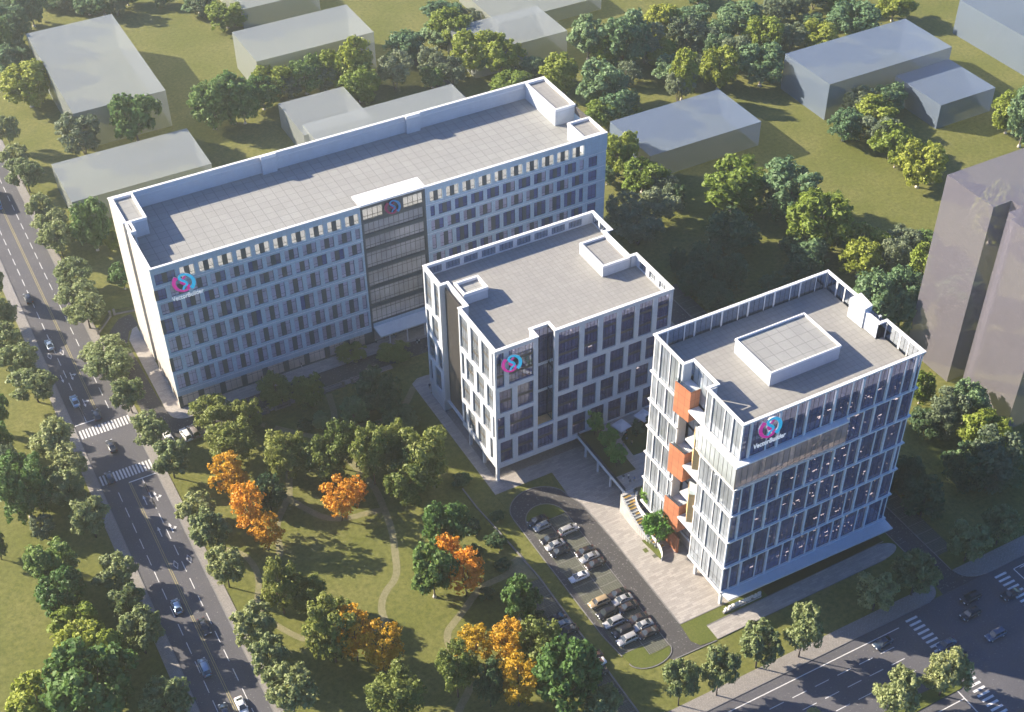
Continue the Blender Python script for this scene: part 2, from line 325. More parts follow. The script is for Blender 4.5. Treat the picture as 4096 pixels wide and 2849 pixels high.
slabp('island', [(101.3,143.6),(106.4,143.6),(106.4,140.9),(111.3,140.9)] + ell(106.5,141.0,4.8,2.9,0,-180,12), 0, .13, M['lawn'])
lot = MB(); lot.face([(101.9,183.9,.045),(101.4,143.65,.045),(106.35,143.65,.045),(106.35,140.95,.045),(111.2,140.95,.045),(111.2,183.9,.045)])
struct(lot.obj('parking_lot', M['lot']))
sheet('parking_lot', [(93.0,130),(96.5,130),(96.5,169.8),(91.8,169.8),(91.8,153)], .03, M['lot'])
sheet('parking_lot', [(176.5,133),(181.1,133),(181.1,243.4),(176.5,243.4)], .03, M['lot'])
sl = MB(); z = .056
for k in range(17):
    yy = 183.8 - k*2.5
    if yy > 143.6: rect(sl, 101.5,106.4,yy-.05,yy+.05)
    rect(sl, 106.6,111.1,yy-.05,yy+.05)
rect(sl,106.4,106.6,141,183.9)
for k in range(15): rect(sl, 92.3,96.5,131+k*2.6-.05,131+k*2.6+.05)
for k in range(38): rect(sl, 176.5,181.1,134+k*2.9-.05,134+k*2.9+.05)
struct(sl.obj('stall_line', M['slot']))
slabp('front_bed', [(116.3,144.45),(115.8,139.7),(117,137.9),(120.8,137.45),(166,137.55),(170.9,136),(170.9,144.45)], 0, .10, M['lawn'])
slabp('garden_path', [(121,137.6),(165.5,137.8)] + ell(165.5,139.9,5,2.1,-90,90,10) + [(121,141.4)], 0, .115, M['pave'])
slabp('planting_bed', [(137,141.55),(168.8,142.05),(168.8,144.2),(137,144.2)], 0, .16, M['hedge'])
b = MB()
def strip(pts, w, z0, z1):
    for a, c in zip(pts, pts[1:]):
        d = Vector((c[0]-a[0], c[1]-a[1], 0)); L = d.length
        if L < 1e-6: continue
        n = Vector((-d.y, d.x, 0)) / L * w / 2
        b.prism([(a[0]+n.x,a[1]+n.y),(a[0]-n.x,a[1]-n.y),(c[0]-n.x,c[1]-n.y),(c[0]+n.x,c[1]+n.y)], z0, z1, 0, False)
strip([(116.3,144.5),(116.4,172),(115.9,184.6)] + dr[:1], .22, .031, .15); strip(dr, .22, .031, .152); strip([(99.9,188),(100.4,150),(101.2,143.3)], .22, .031, .15)
strip(ell(106.5,184.0,4.8,5.0,0,180,14), .2, .031, .15); strip([(111.35,140.9),(111.35,184)], .16, .046, .1); strip(ell(106.5,141,5.0,3.05,0,-180,12), .2, .031, .15)
strip([(110,137.5),(120.6,137.3)], .2, .031, .15); strip([(116.4,144.5),(128,144.5)], .2, .101, .16); strip([(121,137.5),(166,137.7)], .18, .116, .17); strip([(121,141.5),(168.8,142)], .18, .117, .175)
strip([(94.1,202),(94.3,195.1),(95,188.1),(95.6,181.8),(96.6,170),(96.8,130)], .3, .001, .28); strip([(176.4,128.5),(176.4,400)], .2, .031, .15); strip([(171,136),(171,144.4)], .2, .031, .16)
struct(b.obj('kerb', M['kerb']))
# the yard round the long building
slabp('building_walk', [(42.0,262),(42.4,259)] + ell(46.5,260.2,4.3,3.7,200,270,8) + [(97,256.3),(125,255.8),(125,262),(45.4,262),(45.4,297.6),(44,297),(42,293)], 0, .09, M['pave'])
sheet('yard_road', [(36.6,252),(42,251),(100,250.6),(140,250.3),(140,256.5),(46.5,256.5),(42.3,258.5),(41.6,268),(41.2,292),(43,296.6),(46,298),(45.6,303.6),(42,303),(38.6,299),(36.6,295)], .022, M['asphalt2'])
slabp('yard_walk', [(44,248.9),(98,248.9),(98,250.6),(44,250.6)], 0, .08, M['walk'])
def path(pts, w):
    b = MB(); L = []; R = []
    # smooth the polyline (Chaikin)
    for _ in range(2):
        q = [pts[0]]
        for a, c in zip(pts, pts[1:]): q += [(a[0]*.75+c[0]*.25, a[1]*.75+c[1]*.25), (a[0]*.25+c[0]*.75, a[1]*.25+c[1]*.75)]
        pts = q + [pts[-1]]
    for k, p in enumerate(pts):
        a, c = pts[max(k-1,0)], pts[min(k+1,len(pts)-1)]; d = Vector((c[0]-a[0], c[1]-a[1])).normalized()
        L.append((p[0]-d.y*w/2, p[1]+d.x*w/2, PZ[0])); R.append((p[0]+d.y*w/2, p[1]-d.x*w/2, PZ[0]))
    for k in range(len(pts)-1): b.face([R[k], R[k+1], L[k+1], L[k]])
    PZ[0] += .004; struct(b.obj('park_path', M['path']))
PZ = [.008]
for pts, wd in (([(79.7,247.8),(77.6,237.8),(73,233),(76,216.7),(76.4,211.3),(75.5,204.9),(74.3,197.9),(72,191.4),(69.7,185.2),(65.4,182.6),(62.8,179.1),(62.1,174.5)],1.6),([(61.6,228.8),(58.2,220.2),(57.5,218.3),(59.9,213.6),(62.5,208.8),(67,206.3),(72,205.8),(75.5,204.9)],1.6),
  ([(94.3,175.8),(91,174),(85.6,174),(82.3,172.8),(78.8,170.3),(75,168.1),(71.8,166.1),(70.8,160),(71.7,153),(69.1,150.5),(65.5,147.8),(62,142)],1.6),
  ([(58.2,220.2),(55.8,217),(52.5,213.3),(50.7,208.8),(50,203.9),(47,202)],1.6),([(38.5,212),(42.6,207.9),(43.5,202.3),(42.5,197.8),(40.4,194),(40.2,189),(41.9,184.9),(43.7,181.6),(45.7,178.6),(52,175),(62.1,174.5)],1.35),([(60.9,245.5),(67.5,238.3),(72.6,233)],1.5),([(99.7,240.1),(95.3,235.2),(91.5,232.7),(84,232),(77,236.5)],1.7)): path(pts, wd)
sheet('park_path', [(91.5,173),(96.2,169.9),(96.6,178.2),(92,177)], .006, M['path'])
# ------------------------------------------------------------ buildings
class Face:
    """a facade plane: u runs along it, d goes inwards from its outer face, z up"""
    def __init__(s, side, plane): s.side = side; s.p = plane
    def box(s, b, u0, u1, d0, d1, z0, z1, m=0):
        if s.side == 'front': b.box(u0, u1, s.p+d0, s.p+d1, z0, z1, m)
        elif s.side == 'back': b.box(u0, u1, s.p-d0, s.p-d1, z0, z1, m)
        elif s.side == 'left': b.box(s.p+d0, s.p+d1, u0, u1, z0, z1, m)
        else: b.box(s.p-d0, s.p-d1, u0, u1, z0, z1, m)
    def quad(s, b, u0, u1, d, z0, z1, m=0):
        if s.side == 'front': q = [(u0,s.p+d,z0),(u1,s.p+d,z0),(u1,s.p+d,z1),(u0,s.p+d,z1)]
        elif s.side == 'back': q = [(u1,s.p-d,z0),(u0,s.p-d,z0),(u0,s.p-d,z1),(u1,s.p-d,z1)]
        elif s.side == 'left': q = [(s.p+d,u1,z0),(s.p+d,u0,z0),(s.p+d,u0,z1),(s.p+d,u1,z1)]
        else: q = [(s.p-d,u0,z0),(s.p-d,u1,z0),(s.p-d,u1,z1),(s.p-d,u0,z1)]
        b.face(q, m)
def wallrows(b, F, u0, u1, zb, zt, rows, t, m=0, mids=None):
    """wall with openings; rows = [(z0, z1, [(ua, ub), ...])] from the bottom up; mids(row, k) = material of the pier after opening k"""
    z = zb
    for r, (z0, z1, ops) in enumerate(rows):
        if z0 > z: F.box(b, u0, u1, 0, t, z, z0, m)
        u = u0
        for k, (a, c) in enumerate(ops):
            if a > u + .01:
                dk = mids and mids(u, a)
                F.box(b, u, a, .14 if dk else 0, t-.005 if dk else t, z0, z1, 1 if dk else m)
            u = c
        if u1 > u + .01:
            dk = mids and mids(u, u1); F.box(b, u, u1, .14 if dk else 0, t-.005 if dk else t, z0, z1, 1 if dk else m)
        z = z1
    if zt > z: F.box(b, u0, u1, 0, t, z, zt, m)
def win_mesh(fr, pn, F, a, c, z0, z1, d, nv, hs, bar=.07, pm=0):
    """bars into fr, glass into pn; nv = panes across, hs = heights of the crossbars"""
    F.box(fr, a, a+bar, d-.05, d+.05, z0, z1); F.box(fr, c-bar, c, d-.05, d+.05, z0, z1)
    F.box(fr, a+bar, c-bar, d-.049, d+.049, z0, z0+bar); F.box(fr, a+bar, c-bar, d-.049, d+.049, z1-bar, z1)
    for k in range(1, nv):
        u = a + (c-a)*k/nv; F.box(fr, u-bar*.45, u+bar*.45, d-.04, d+.04, z0+bar, z1-bar)
    for h in hs: F.box(fr, a+bar, c-bar, d-.043, d+.043, h-bar*.45, h+bar*.45)
    F.quad(pn, a+bar*.5, c-bar*.5, d, z0+bar*.5, z1-bar*.5, pm)
def window(root, F, a, c, z0, z1, d, nv, hs, gm, bar=.07, extra=None, fm='black', name='window'):
    fr, pn = MB(), MB(); win_mesh(fr, pn, F, a, c, z0, z1, d, nv, hs, bar)
    if extra: extra(fr)
    o = fr.obj(name, [M[fm], M['brown']], root); pn.obj('pane', gm, o); return o
rnd = random.Random(5)
# ---- A: the long block
A0, A1, AY0, AY1, AT, AR = 45.4, 167.4, 260.6, 294.0, 42.7, 38.0
A = thing('office_block', 'long eight-storey pale grey office block with dark central glass bay and huge flat roof', 'building', (106, 277, 0))
FA = Face('front', AY0)
rowz = [(6.1,10.65),(11.85,16.25),(17.7,22.2),(23.6,28.0),(29.3,32.4),(33.7,36.75),(38.05,41.05)]
def arow(i, right):
    odd = (len(rowz)-1-i) % 2 == 0
    if not right:
        L = ([(46.15,48.0),(49.05,51.0)] if odd else [(46.15,48.1),(49.15,51.0)])
        L += [(52.1+2.3*k, 53.3+2.3*k) for k in range(20)]
    else: L = [(116.2+2.275*k, 117.4+2.275*k) for k in range(20)]
    return odd, L
def amids(odd, x0, x1, right):
    def f(u, a):
        if a-u > 1.6: return False
        if right: k = round((a-116.2)/2.275); return (k % 2 == 1) == odd and 0 < k < 20
        if a < 46.2: return not odd
        if u < 49: return odd
        if u < 52: return not odd
        if u > 96: return False
        k = round((a-52.1)/2.3); return (k % 2 == 1) == odd
    return f
wl = MB(); sills = MB()
sb = [x for x in np.arange(46.3, 96, 5.62)]
shopL = [(x, x+4.3) for x in sb if x+4.3 < 97.2]
shopR = [(116+5.62*k, 120.3+5.62*k) for k in range(9)]
allw = []
for right, (u0, u1) in enumerate(((A0, 97.6), (115.0, A1))):
    # ground storey: charcoal piers between shop windows
    u = u0; sh = shopR if right else shopL
    FA.box(wl, u0, u1, 0, .45, 0, .35, 1)
    for a, c in sh + [(u1, u1)]:
        if a > u: FA.box(wl, u, a, .02, .45, .35, 3.9, 1)
        u = c
    for a, c in sh: allw.append((a, c, .35, 3.9, 'shop'))
    zprev = 3.9
    for i, (z0, z1) in enumerate(rowz):
        odd, L = arow(i, right)
        if right: L = L + [(162.1, 164.7)]
        wallrows(wl, FA, u0, u1, zprev, z1, [(z0, z1, L)], .45, 0, amids(odd, u0, u1, right)); zprev = z1
        for a, c in L: allw.append((a, c, z0, z1, i))
    FA.box(wl, u0, u1, 0, .45, zprev, AT, 0)
    for z0, z1 in rowz: FA.box(sills, u0+.02, u1-.02, -.05, .0, z0-.75, z0-.66)
FA.box(wl, 161.0, A1+.12, -.12, -.001, 38.02, AT)      # end bay stands proud at the parapet
FL = Face('left', A0)
wl.box(A0, A0+.5, AY0+.46, 277.5, 3.9, AT, 2); wl.box(A0, A0+.5, 281.5, AY1, 0, AT, 2); wl.box(A0+1.3, A0+1.7, 277.5, 281.5, 0, AT-.6, 1)
wl.box(A0+.51, A0+1.3, 277.3, 277.49, 4.0, AT-.3, 2); wl.box(A0+.51, A0+1.3, 281.51, 281.7, 0, AT-.3, 2)
u = AY0+.46
for a, c in ((262,265.5),(266.3,269.8),(270.6,274.1),(274.9,277.0),(277.5,277.5)):
    if a > u: wl.box(A0, A0+.5, u, a, 0, 3.9, 2)
    if c > a: wl.box(A0, A0+.5, a, c, 0, .35, 2); allw.append((a, c, .35, 3.9, 'left'))
    u = c
wl.box(A0+.51, A1-.51, AY1-.5, AY1, 0, AT, 3)         # back wall with its tall parapet
wl.box(A1-.5, A1, AY0+.46, AY1, 0, AR, 0); wl.box(A1-.5, A1-.01, 269.5, 276.5, AR, 40.6, 0)
# dark frame of the centre bay
CB = [(6.6,11.2),(12.4,17.15),(18.2,22.85),(24.0,28.65),(29.8,33.05),(34.2,37.4)]
z = 6.3
for z0, z1 in CB:
    FA.box(wl, 97.6, 115.0, .05, .5, z, z0, 1)
    FA.box(wl, 97.6, 98.18, .05, .5, z0, z1, 1); FA.box(wl, 114.3, 115.0, .05, .5, z0, z1, 1); z = z1
FA.box(wl, 97.6, 115, .05, .5, z, 38.5, 1)
for a, c in ((97.6,98.18),(103.5,109.0),(114.3,115.0)): FA.box(wl, a, c, .05, .5, 38.5, 41.65, 1)
FA.box(wl, 97.6, 115, .05, .5, 41.65, 42.7, 1); FA.box(wl, 97.6, 98.2, 0.05, .5, 0, 6.3, 1); FA.box(wl, 98.2,115,.05,.5,4.6,6.3,0)
wall = wl.obj('wall', [M['agrey'], M['dark'], M['abeige'], M['white']], A)
sills.obj('string_course', M['fin'], A)
cp = MB()
cp.box(A0-.12, 97.5, AY0-.1, AY0+.55, AT, AT+.22); cp.box(115.1, A1+.15, AY0-.14, AY0+.55, AT, AT+.22)
cp.box(A0-.12, A0+.55, AY0+.551, 277.2, AT, AT+.221); cp.box(A0-.12, A0+.55, 281.6, AY1-.6, AT, AT+.221); cp.box(A0-.12, A1+.15, AY1-.6, AY1+.12, AT, AT+.222)
cp.box(97.5, 115.1, AY0-.35, 265.2, AT, AT+.5)
for x in (84.3, 124.9): cp.box(x, x+4.1, AY1-1.5, AY1-.61, AT-.3, AT+.55)
cp.obj('coping', M['cap'], A)
rf = MB(); rf.box(A0+.51, A1-.51, AY0+.46, AY1-.51, AR-.5, AR); rf.obj('roof', M['roofA'], A)
pz = MB()
for x in (84.4, 125.0): pz.box(x, x+3.9, AY1-1.5, AY1-.511, AR, AT-.3)
pz.box(A0+.52, A1-.52, AY1-.62, AY1-.512, AT-1.25, AT-1.1, 1)
pz.obj('parapet_pier', [M['white'], M['fin']], A)
def roofbox(root, x0, x1, y0, y1, z0, z1, tm, wm='white', lip=.45, cut=0.):
    b = MB(); b.box(x0, x1, y0, y1, z0, z1-cut)
    o = b.obj('roof_box', M[wm], root)
    t = MB(); t.box(x0+lip, x1-lip, y0+lip, y1-lip, z1-cut, z1-cut+.06); t.obj('roof_paving', M[tm], o)
    l = MB(); a = .1
    l.box(x0-a, x1+a, y0-a, y0+lip, z1-cut+.001, z1+.22); l.box(x0-a, x1+a, y1-lip, y1+a, z1-cut+.001, z1+.22); l.box(x0-a, x0+lip, y0+lip, y1-lip, z1-cut+.001, z1+.22); l.box(x1-lip, x1+a, y0+lip, y1-lip, z1-cut+.001, z1+.22)
    l.obj('coping', M['cap'], o); return o
roofbox(A, 161.3, 167.39, 276.9, 293.4, AR+.01, AT+.02, 'roofB', cut=.5); roofbox(A, 160.75, 167.3, 261.1, 269.5, AR+.01, AT+.03, 'roofB', cut=.5)
roofbox(A, A0+.52, 51.2, 281.55, 293.45, AR+.01, AT-.02, 'roofA', cut=.5); roofbox(A, 45.95, 47.3, 277.3, 281.4, AR+.01, AT-.1, 'roofB', cut=.8)
lv = MB()
for k in range(8): lv.box(A1-.35, A1+.05, 269.7, 276.6, 40.7+k*.24, 40.78+k*.24)
lv.obj('louvre', M['bronze'], A)
can = MB(); can.face([(98.2,AY0-.02,5.3),(98.4,256.4,4.9),(114.6,256.2,4.9),(114.6,AY0-.02,5.3)][::1]); can.face([(98.2,AY0-.02,4.6),(114.6,AY0-.02,4.6),(114.6,256.2,4.6),(98.4,256.4,4.6)])
can.face([(98.4,256.4,4.9),(98.4,256.4,4.6),(114.6,256.2,4.6),(114.6,256.2,4.9)]); can.face([(98.2,AY0-.02,5.3),(98.2,AY0-.02,4.6),(98.4,256.4,4.6),(98.4,256.4,4.9)]); can.face([(114.6,256.2,4.9),(114.6,256.2,4.6),(114.6,AY0-.02,4.6),(114.6,AY0-.02,5.3)])
can.obj('canopy', M['metalblue'], A)
for x in (101, 106, 111): pl = MB(); pl.tube([(x,257,.05),(x,257,4.6)], .18, 8); pl.obj('column', M['fin'], A)
# interior of the centre bay and the lobby
inn = MB(); 
for z0, z1 in CB: inn.box(98, 114.7, AY0+.55, 267, z0-.55, z0-.05, 1)
inn.box(98, 114.7, 267, 267.3, 0, 37.4, 0); inn.box(98.0,98.2,AY0+.6,267,.3,37.4,0); inn.box(114.5,114.7,AY0+.6,267,.3,37.4,0)
inn.obj('inner_floor', [M['cream'], M['cream']], A)
lm = MB()
for k, (z0, z1) in enumerate(CB):
    for x in np.arange(99.5, 113.5, 1.6):
        if rnd.random() < (.75 if k in (0,2,3) else .5): lm.box(x, x+.9, 263.5, 263.75, z1+.05, z1+.12)
lm.obj('ceiling_lamp', M['lampdim'], A)
for k, (z0, z1) in enumerate(CB):
    hs = [z0+1.0, z1-1.0] if z1-z0 > 4 else [z0+.9]
    window(A, FA, 98.18, 114.3, z0, z1, .28, 12, hs, M['gBay'], .11, name='window_band')
for a, c in ((98.18,103.5),(109,114.3)): window(A, FA, a, c, 38.5, 41.65, .28, 4, [39.5], M['gClear'], .1, name='window_band')
window(A, FA, 98.2, 115, .1, 4.6, .4, 8, [3.6], M['gShop'], .09, name='lobby_glazing')
# the windows: nearest hundred as parts, the rest as one
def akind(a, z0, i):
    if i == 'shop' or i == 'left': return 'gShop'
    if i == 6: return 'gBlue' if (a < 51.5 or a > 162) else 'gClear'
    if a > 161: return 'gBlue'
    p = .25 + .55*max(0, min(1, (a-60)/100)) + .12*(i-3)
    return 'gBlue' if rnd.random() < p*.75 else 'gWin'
allw.sort(key=lambda q: (q[0]-20)**2 + 0*q[2])
rest = {}
for n_, (a, c, z0, z1, i) in enumerate(allw):
    F = FL if i == 'left' else FA; g_ = akind(a, z0, i)
    if i in ('shop', 'left'): nv, hs = (3 if c-a > 3 else 2), [z0+2.75]
    elif z1-z0 > 4: nv, hs = (2 if c-a > 1.5 else 1), [z0+1.0, z1-1.05]
    else: nv, hs = (2 if c-a > 1.5 else 1), [z0+.9]
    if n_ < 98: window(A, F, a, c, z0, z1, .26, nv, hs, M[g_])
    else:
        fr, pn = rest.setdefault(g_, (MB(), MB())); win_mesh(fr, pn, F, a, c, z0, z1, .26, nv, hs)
fr = MB(); keys = list(rest); pn = MB()
for q, k in enumerate(keys):
    f_, p_ = rest[k]
    for (src, dst, mi) in ((f_, fr, 0), (p_, fr, q+1)):
        o = len(dst.v); dst.v += src.v; dst.f += [tuple(i+o for i in t) for t in src.f]; dst.m += [mi]*len(src.f)
o = fr.obj('window', [M['black']] + [M[k] for k in keys], A); o['kind'] = 'stuff'
# backing so that the opaque storeys read as rooms and the roof parapet stays open
bk = MB(); bk.box(A0+.6, 97.5, AY0+.55, AY0+.75, 0, AR-.6); bk.box(115.1, A1-.6, AY0+.55, AY0+.75, 0, AR-.6); bk.obj('inner_wall', M['core'], A)

# ---- B: the middle block
B0, B1, BY0, BY1, BT, BR = 102.3, 148.35, 200.2, 235.75, 39.5, 36.6
Bd = thing('office_block', 'square six-storey white office block with staggered tall windows and two low roof boxes', 'building', (125, 218, 0))
def spans(*a): return list(a)
fr_rows = [
 (5.5,12.0,[(103.35,106.55),(107.9,112.0),(113.2,117.3),(118.35,121.3),(122.45,126.1),(127.35,131.0),(132.2,135.85),(137.05,140.7),(141.9,145.5)]),
 (13.2,19.8,[(102.75,104.6),(105.9,112.0),(113.1,117.3),(118.35,123.7),(124.95,128.6),(129.8,133.4),(134.6,138.2),(139.4,143.0),(144.2,147.5)]),
 (21.0,27.6,[(103.35,106.55),(107.9,112.0),(113.1,117.3),(118.35,121.35),(122.45,126.1),(127.3,130.95),(132.1,135.8),(136.95,140.6),(141.8,145.4)]),
 (28.9,38.6,[(102.75,104.6),(105.8,112.0),(113.1,117.3),(118.3,123.7),(124.95,128.5),(129.8,133.4),(134.6,138.2),(139.4,143.0),(144.3,147.5)])]
lf_rows = [
 (5.5,12.0,[(202.0,203.3),(205.6,209.4),(210.7,214.4),(215.5,216.9),(228.9,232.2),(233.8,235.2)]),
 (13.2,19.8,[(200.9,201.8),(202.9,206.6),(207.9,211.7),(213.1,217.0),(227.7,230.0),(231.5,235.1)]),
 (21.0,27.6,[(201.3,204.3),(205.6,209.3),(210.7,214.4),(215.4,216.8),(228.8,232.3),(233.7,235.2)]),
 (28.9,38.6,[(200.9,201.6),(202.9,206.5),(207.8,211.7),(213.1,217.1),(227.8,230.2),(231.7,235.3)])]
FB, FBL, FBB, FBR = Face('front', BY0), Face('left', B0), Face('back', BY1), Face('right', B1)
wb = MB(); T_ = .55
NX0, NX1, ND = 113.1, 117.3, 3.0           # notch in the front
for u0, u1 in ((B0, NX0), (NX1, B1)):
    wallrows(wb, FB, u0, u1, 4.0, BT, [(a, c, [(p, q) for p, q in L if p >= u0-.01 and q <= u1+.01]) for a, c, L in fr_rows], T_)
FB.box(wb, NX0, NX1, 0, T_, 4.0, 5.5); FB.box(wb, NX0, NX1, 0, T_, 12.0, 12.7)
wallrows(wb, FBL, BY0+T_, 217.6, 4.0, BT, [(a, c, [(max(p, BY0+T_+.05), q) for p, q in L if q < 217.6]) for a, c, L in lf_rows], T_)
wallrows(wb, FBL, 227.1, BY1-T_, 4.0, BT, [(a, c, [(p, min(q, BY1-T_-.05)) for p, q in L if p > 227.1]) for a, c, L in lf_rows], T_)
bkops = [(103.2+4.75*k, 106.9+4.75*k) for k in range(9)]
wallrows(wb, FBB, B0, B1, 4.0, BT, [(36.95,38.9,bkops)], T_)
rgops = [(202.5+4.2*k, 205.3+4.2*k) for k in range(3)]
wallrows(wb, FBR, BY0+T_, 215.5, 4.0, BT, [(36.95,38.9,rgops)], T_); wallrows(wb, FBR, 227.0, BY1-T_, 4.0, BT, [(36.95,38.9,[(228.6,231.6),(232.3,234.9)])], T_)
wb.box(146.0, 146.5, 215.5, 227, 0, BT-.01); wb.box(146.5, B1, 215.2, 215.5, 4, BT-.01); wb.box(146.5, B1, 227.0, 227.3, 4, BT-.01)
wb.box(B0+T_, 104.3, 217.3, 217.6, 4, BT-.01); wb.box(B0+T_, 104.3, 227.1, 227.4, 4, BT-.01)
wb.box(104.3, 104.8, 217.3, 227.4, 3.5, BT-.01)
wb.box(B0+.6, B1-.6, BY0+.6, BY1-.6, 3.6, 4.0)                 # soffit over the set-back ground storey
wb.obj('wall', M['white'], Bd)
cb = MB(); a = .1
def rim(b, pts, w, z0, z1):                 # coping along a rectilinear outline, pieces butted
    for k, ((x0, y0), (x1, y1)) in enumerate(zip(pts, pts[1:])):
        e = .0012*k
        if abs(y0-y1) < .01: b.box(min(x0,x1)-w/2, max(x0,x1)+w/2, y0-w/2, y0+w/2, z0+e, z1+e)
        else: b.box(x0-w/2-.0, x0+w/2, min(y0,y1)+w/2, max(y0,y1)-w/2, z0+e, z1+e)
i_ = .27
rim(cb, [(B0+i_,BY0+i_),(NX0-.2,BY0+i_),(NX0-.2,BY0+ND+.2),(NX1+.2,BY0+ND+.2),(NX1+.2,BY0+i_),(B1-i_,BY0+i_),(B1-i_,215.6),(146.2,215.6),(146.2,226.9),(B1-i_,226.9),(B1-i_,BY1-i_),(B0+i_,BY1-i_),(B0+i_,227.2),(104.5,227.2),(104.5,217.5),(B0+i_,217.5),(B0+i_,BY0+i_)], .75, BT, BT+.22)
cb.obj('coping', M['cap'], Bd)
rb = MB(); rb.box(104.82, 146, BY0+ND+.3, BY1-.56, BR-.4, BR); rb.box(B0+.56, NX0-.3, BY0+.56, BY0+ND+.299, BR-.4, BR); rb.box(NX1+.3, B1-.56, BY0+.56, BY0+ND+.299, BR-.4, BR)
rb.box(B0+.56, 104.81, BY0+ND+.3, 217.2, BR-.4, BR); rb.box(B0+.56, 104.81, 227.5, BY1-.56, BR-.4, BR); rb.box(146.01, B1-.56, BY0+ND+.3, 215.1, BR-.4, BR); rb.box(146.01, B1-.56, 227.4, BY1-.56, BR-.4, BR)
rb.obj('roof', M['roofB'], Bd)
roofbox(Bd, 105.7, 111.8, 221.3, 226.3, BR+.01, BT, 'roofA', cut=.6); roofbox(Bd, 138.6, 145.8, 215.1, 225.6, BR+.01, BT+.01, 'roofB', cut=.4)
sc_ = MB(); sc_.box(103.55, 103.65, 218.0, 226.7, 3.5, BT-.6, 0)
for k in range(44): sc_.box(103.5, 103.7, 218.0+k*.2, 218.07+k*.2, 3.5, BT-.6, 0)
sc_.obj('screen', M['bronze'], Bd)
# notch: glazed on three sides, with a terrace at its foot
FN = Face('front', BY0+ND)
wn = MB()
for z0 in (20.2, 28.2): wn.box(NX0-.0, NX1, BY0+ND-.02, BY0+ND+.25, z0, z0+.8)
wn.box(NX0, NX1, BY0+T_, BY0+ND, 12.3, 12.65, 1); wn.box(NX0-.3, NX0-.02, BY0+T_, BY0+ND+.5, 12.3, BT, 0); wn.box(NX1+.02, NX1+.3, BY0+T_+.01, BY0+ND+.5, 12.7, BT-.02, 2); wn.box(NX0,NX1,BY0+ND-.01,BY0+ND+.4,38.9,BT)
wn.obj('terrace', [M['white'], M['tan'], M['slab']], Bd)
for z0, z1 in ((12.7,20.2),(21.0,28.2),(29.0,38.9)):
    window(Bd, FN, NX0, NX1, z0, z1, .1, 4, [z0+2.6, z0+3.6] + ([z0+6.3] if z1-z0 > 8 else []), M['gDark'])
    FS = Face('right', NX1); window(Bd, FS, BY0+.6, BY0+ND-.05, z0, z1, -.0+.02, 3, [z0+2.6, z0+3.6], M['gDark'])
def bwin(F, p, q, z0, z1):
    n = max(2, round((q-p)/.95)) if q-p > 1.5 else 1
    if z1-z0 > 8: bands = [(z0+2.55, z0+3.2), (z0+6.1, z0+6.75)]
    else: bands = [(z0+2.85, z0+3.6)]
    def ex(fr):
        for a_, c_ in bands: F.box(fr, p+.08, q-.08, .36, .46, a_, c_, 1)
    hs = [z0+.75] + [c_+.75 for a_, c_ in bands]
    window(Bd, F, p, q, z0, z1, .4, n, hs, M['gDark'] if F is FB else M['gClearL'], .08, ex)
for z0, z1, L in fr_rows:
    for p, q in L:
        if p > 113 and q < 117.5 and z0 > 6: continue
        bwin(FB, p, q, z0, z1)
for z0, z1, L in lf_rows:
    for p, q in L: bwin(FBL, max(p, BY0+T_+.05), min(q, BY1-T_-.05), z0, z1)
for p, q in bkops: window(Bd, FBB, p, q, 36.95, 38.9, .3, 4, [], M['gPara'])
for p, q in rgops + [(228.6,231.6),(232.3,234.9)]: window(Bd, FBR, p, q, 36.95, 38.9, .3, 3, [], M['gPara'])
inb = MB()
for z0 in (4.6, 12.35, 20.2, 28.1): inb.box(105.0, B1-.9, BY0+ND+.5, BY1-.9, z0-.001, z0+.4); inb.box(B0+.8, NX0-.4, BY0+.8, BY0+ND+.49, z0, z0+.4); inb.box(NX1+.4, B1-.9, BY0+.8, BY0+ND+.49, z0, z0+.4)
for z0 in (8.7, 16.4, 24.2, 32, 35.2): inb.box(105.0, B1-.9, BY0+ND+.5, BY1-.9, z0, z0+.3); inb.box(B0+.8, NX0-.4, BY0+.8, BY0+ND+.49, z0, z0+.3); inb.box(NX1+.4, B1-.9, BY0+.8, BY0+ND+.49, z0, z0+.3)
inb.obj('inner_floor', M['slab'], Bd)
co = MB(); co.box(111, 141, 209, 229, 4.1, 36); co.obj('inner_wall', M['core'], Bd)
lm = MB()
for z0, z1, L in fr_rows:
    for p, q in L:
        if p > 113 and q < 117.5: continue
        dens = .75 if z0 < 14 else .4
        for k in range(int((q-p)*2.2)):
            if rnd.random() < dens*.5:
                x = rnd.uniform(p+.2, q-.9); zc = rnd.choice((z0+1.6, z0+2.2, z1-1.5, z1-.8)) + rnd.uniform(-.2,.2); y = BY0+rnd.uniform(.9,1.8); w_ = rnd.choice((.18,.25,.8)); lm.box(x, x+w_, y, y+.12, zc, zc+.13)
lm.obj('pendant_lamp', M['lamp'], Bd)
# ground storey
gb = MB(); gb.box(109, 146, 206, 206.3, 0, 3.55); gb.box(109, 109.3, 206.31, 230, 0, 3.55)
gb.box(B0, B0+.7, BY0, BY0+.7, 0, 3.99, 1)
for y in (207, 214): gb.box(B0+.05, B0+.7, y, y+.6, 0, 3.59, 1)
gb.box(B0+.1, 105, 228, 235.3, 0, 3.58, 1)
for k in range(4): gb.box(109.5, 124, 205.4, 205.6, 3.1-k*.22, 3.16-k*.22, 2)
gb.obj('ground_storey', [M['gShop'], M['white'], M['brown']], Bd)
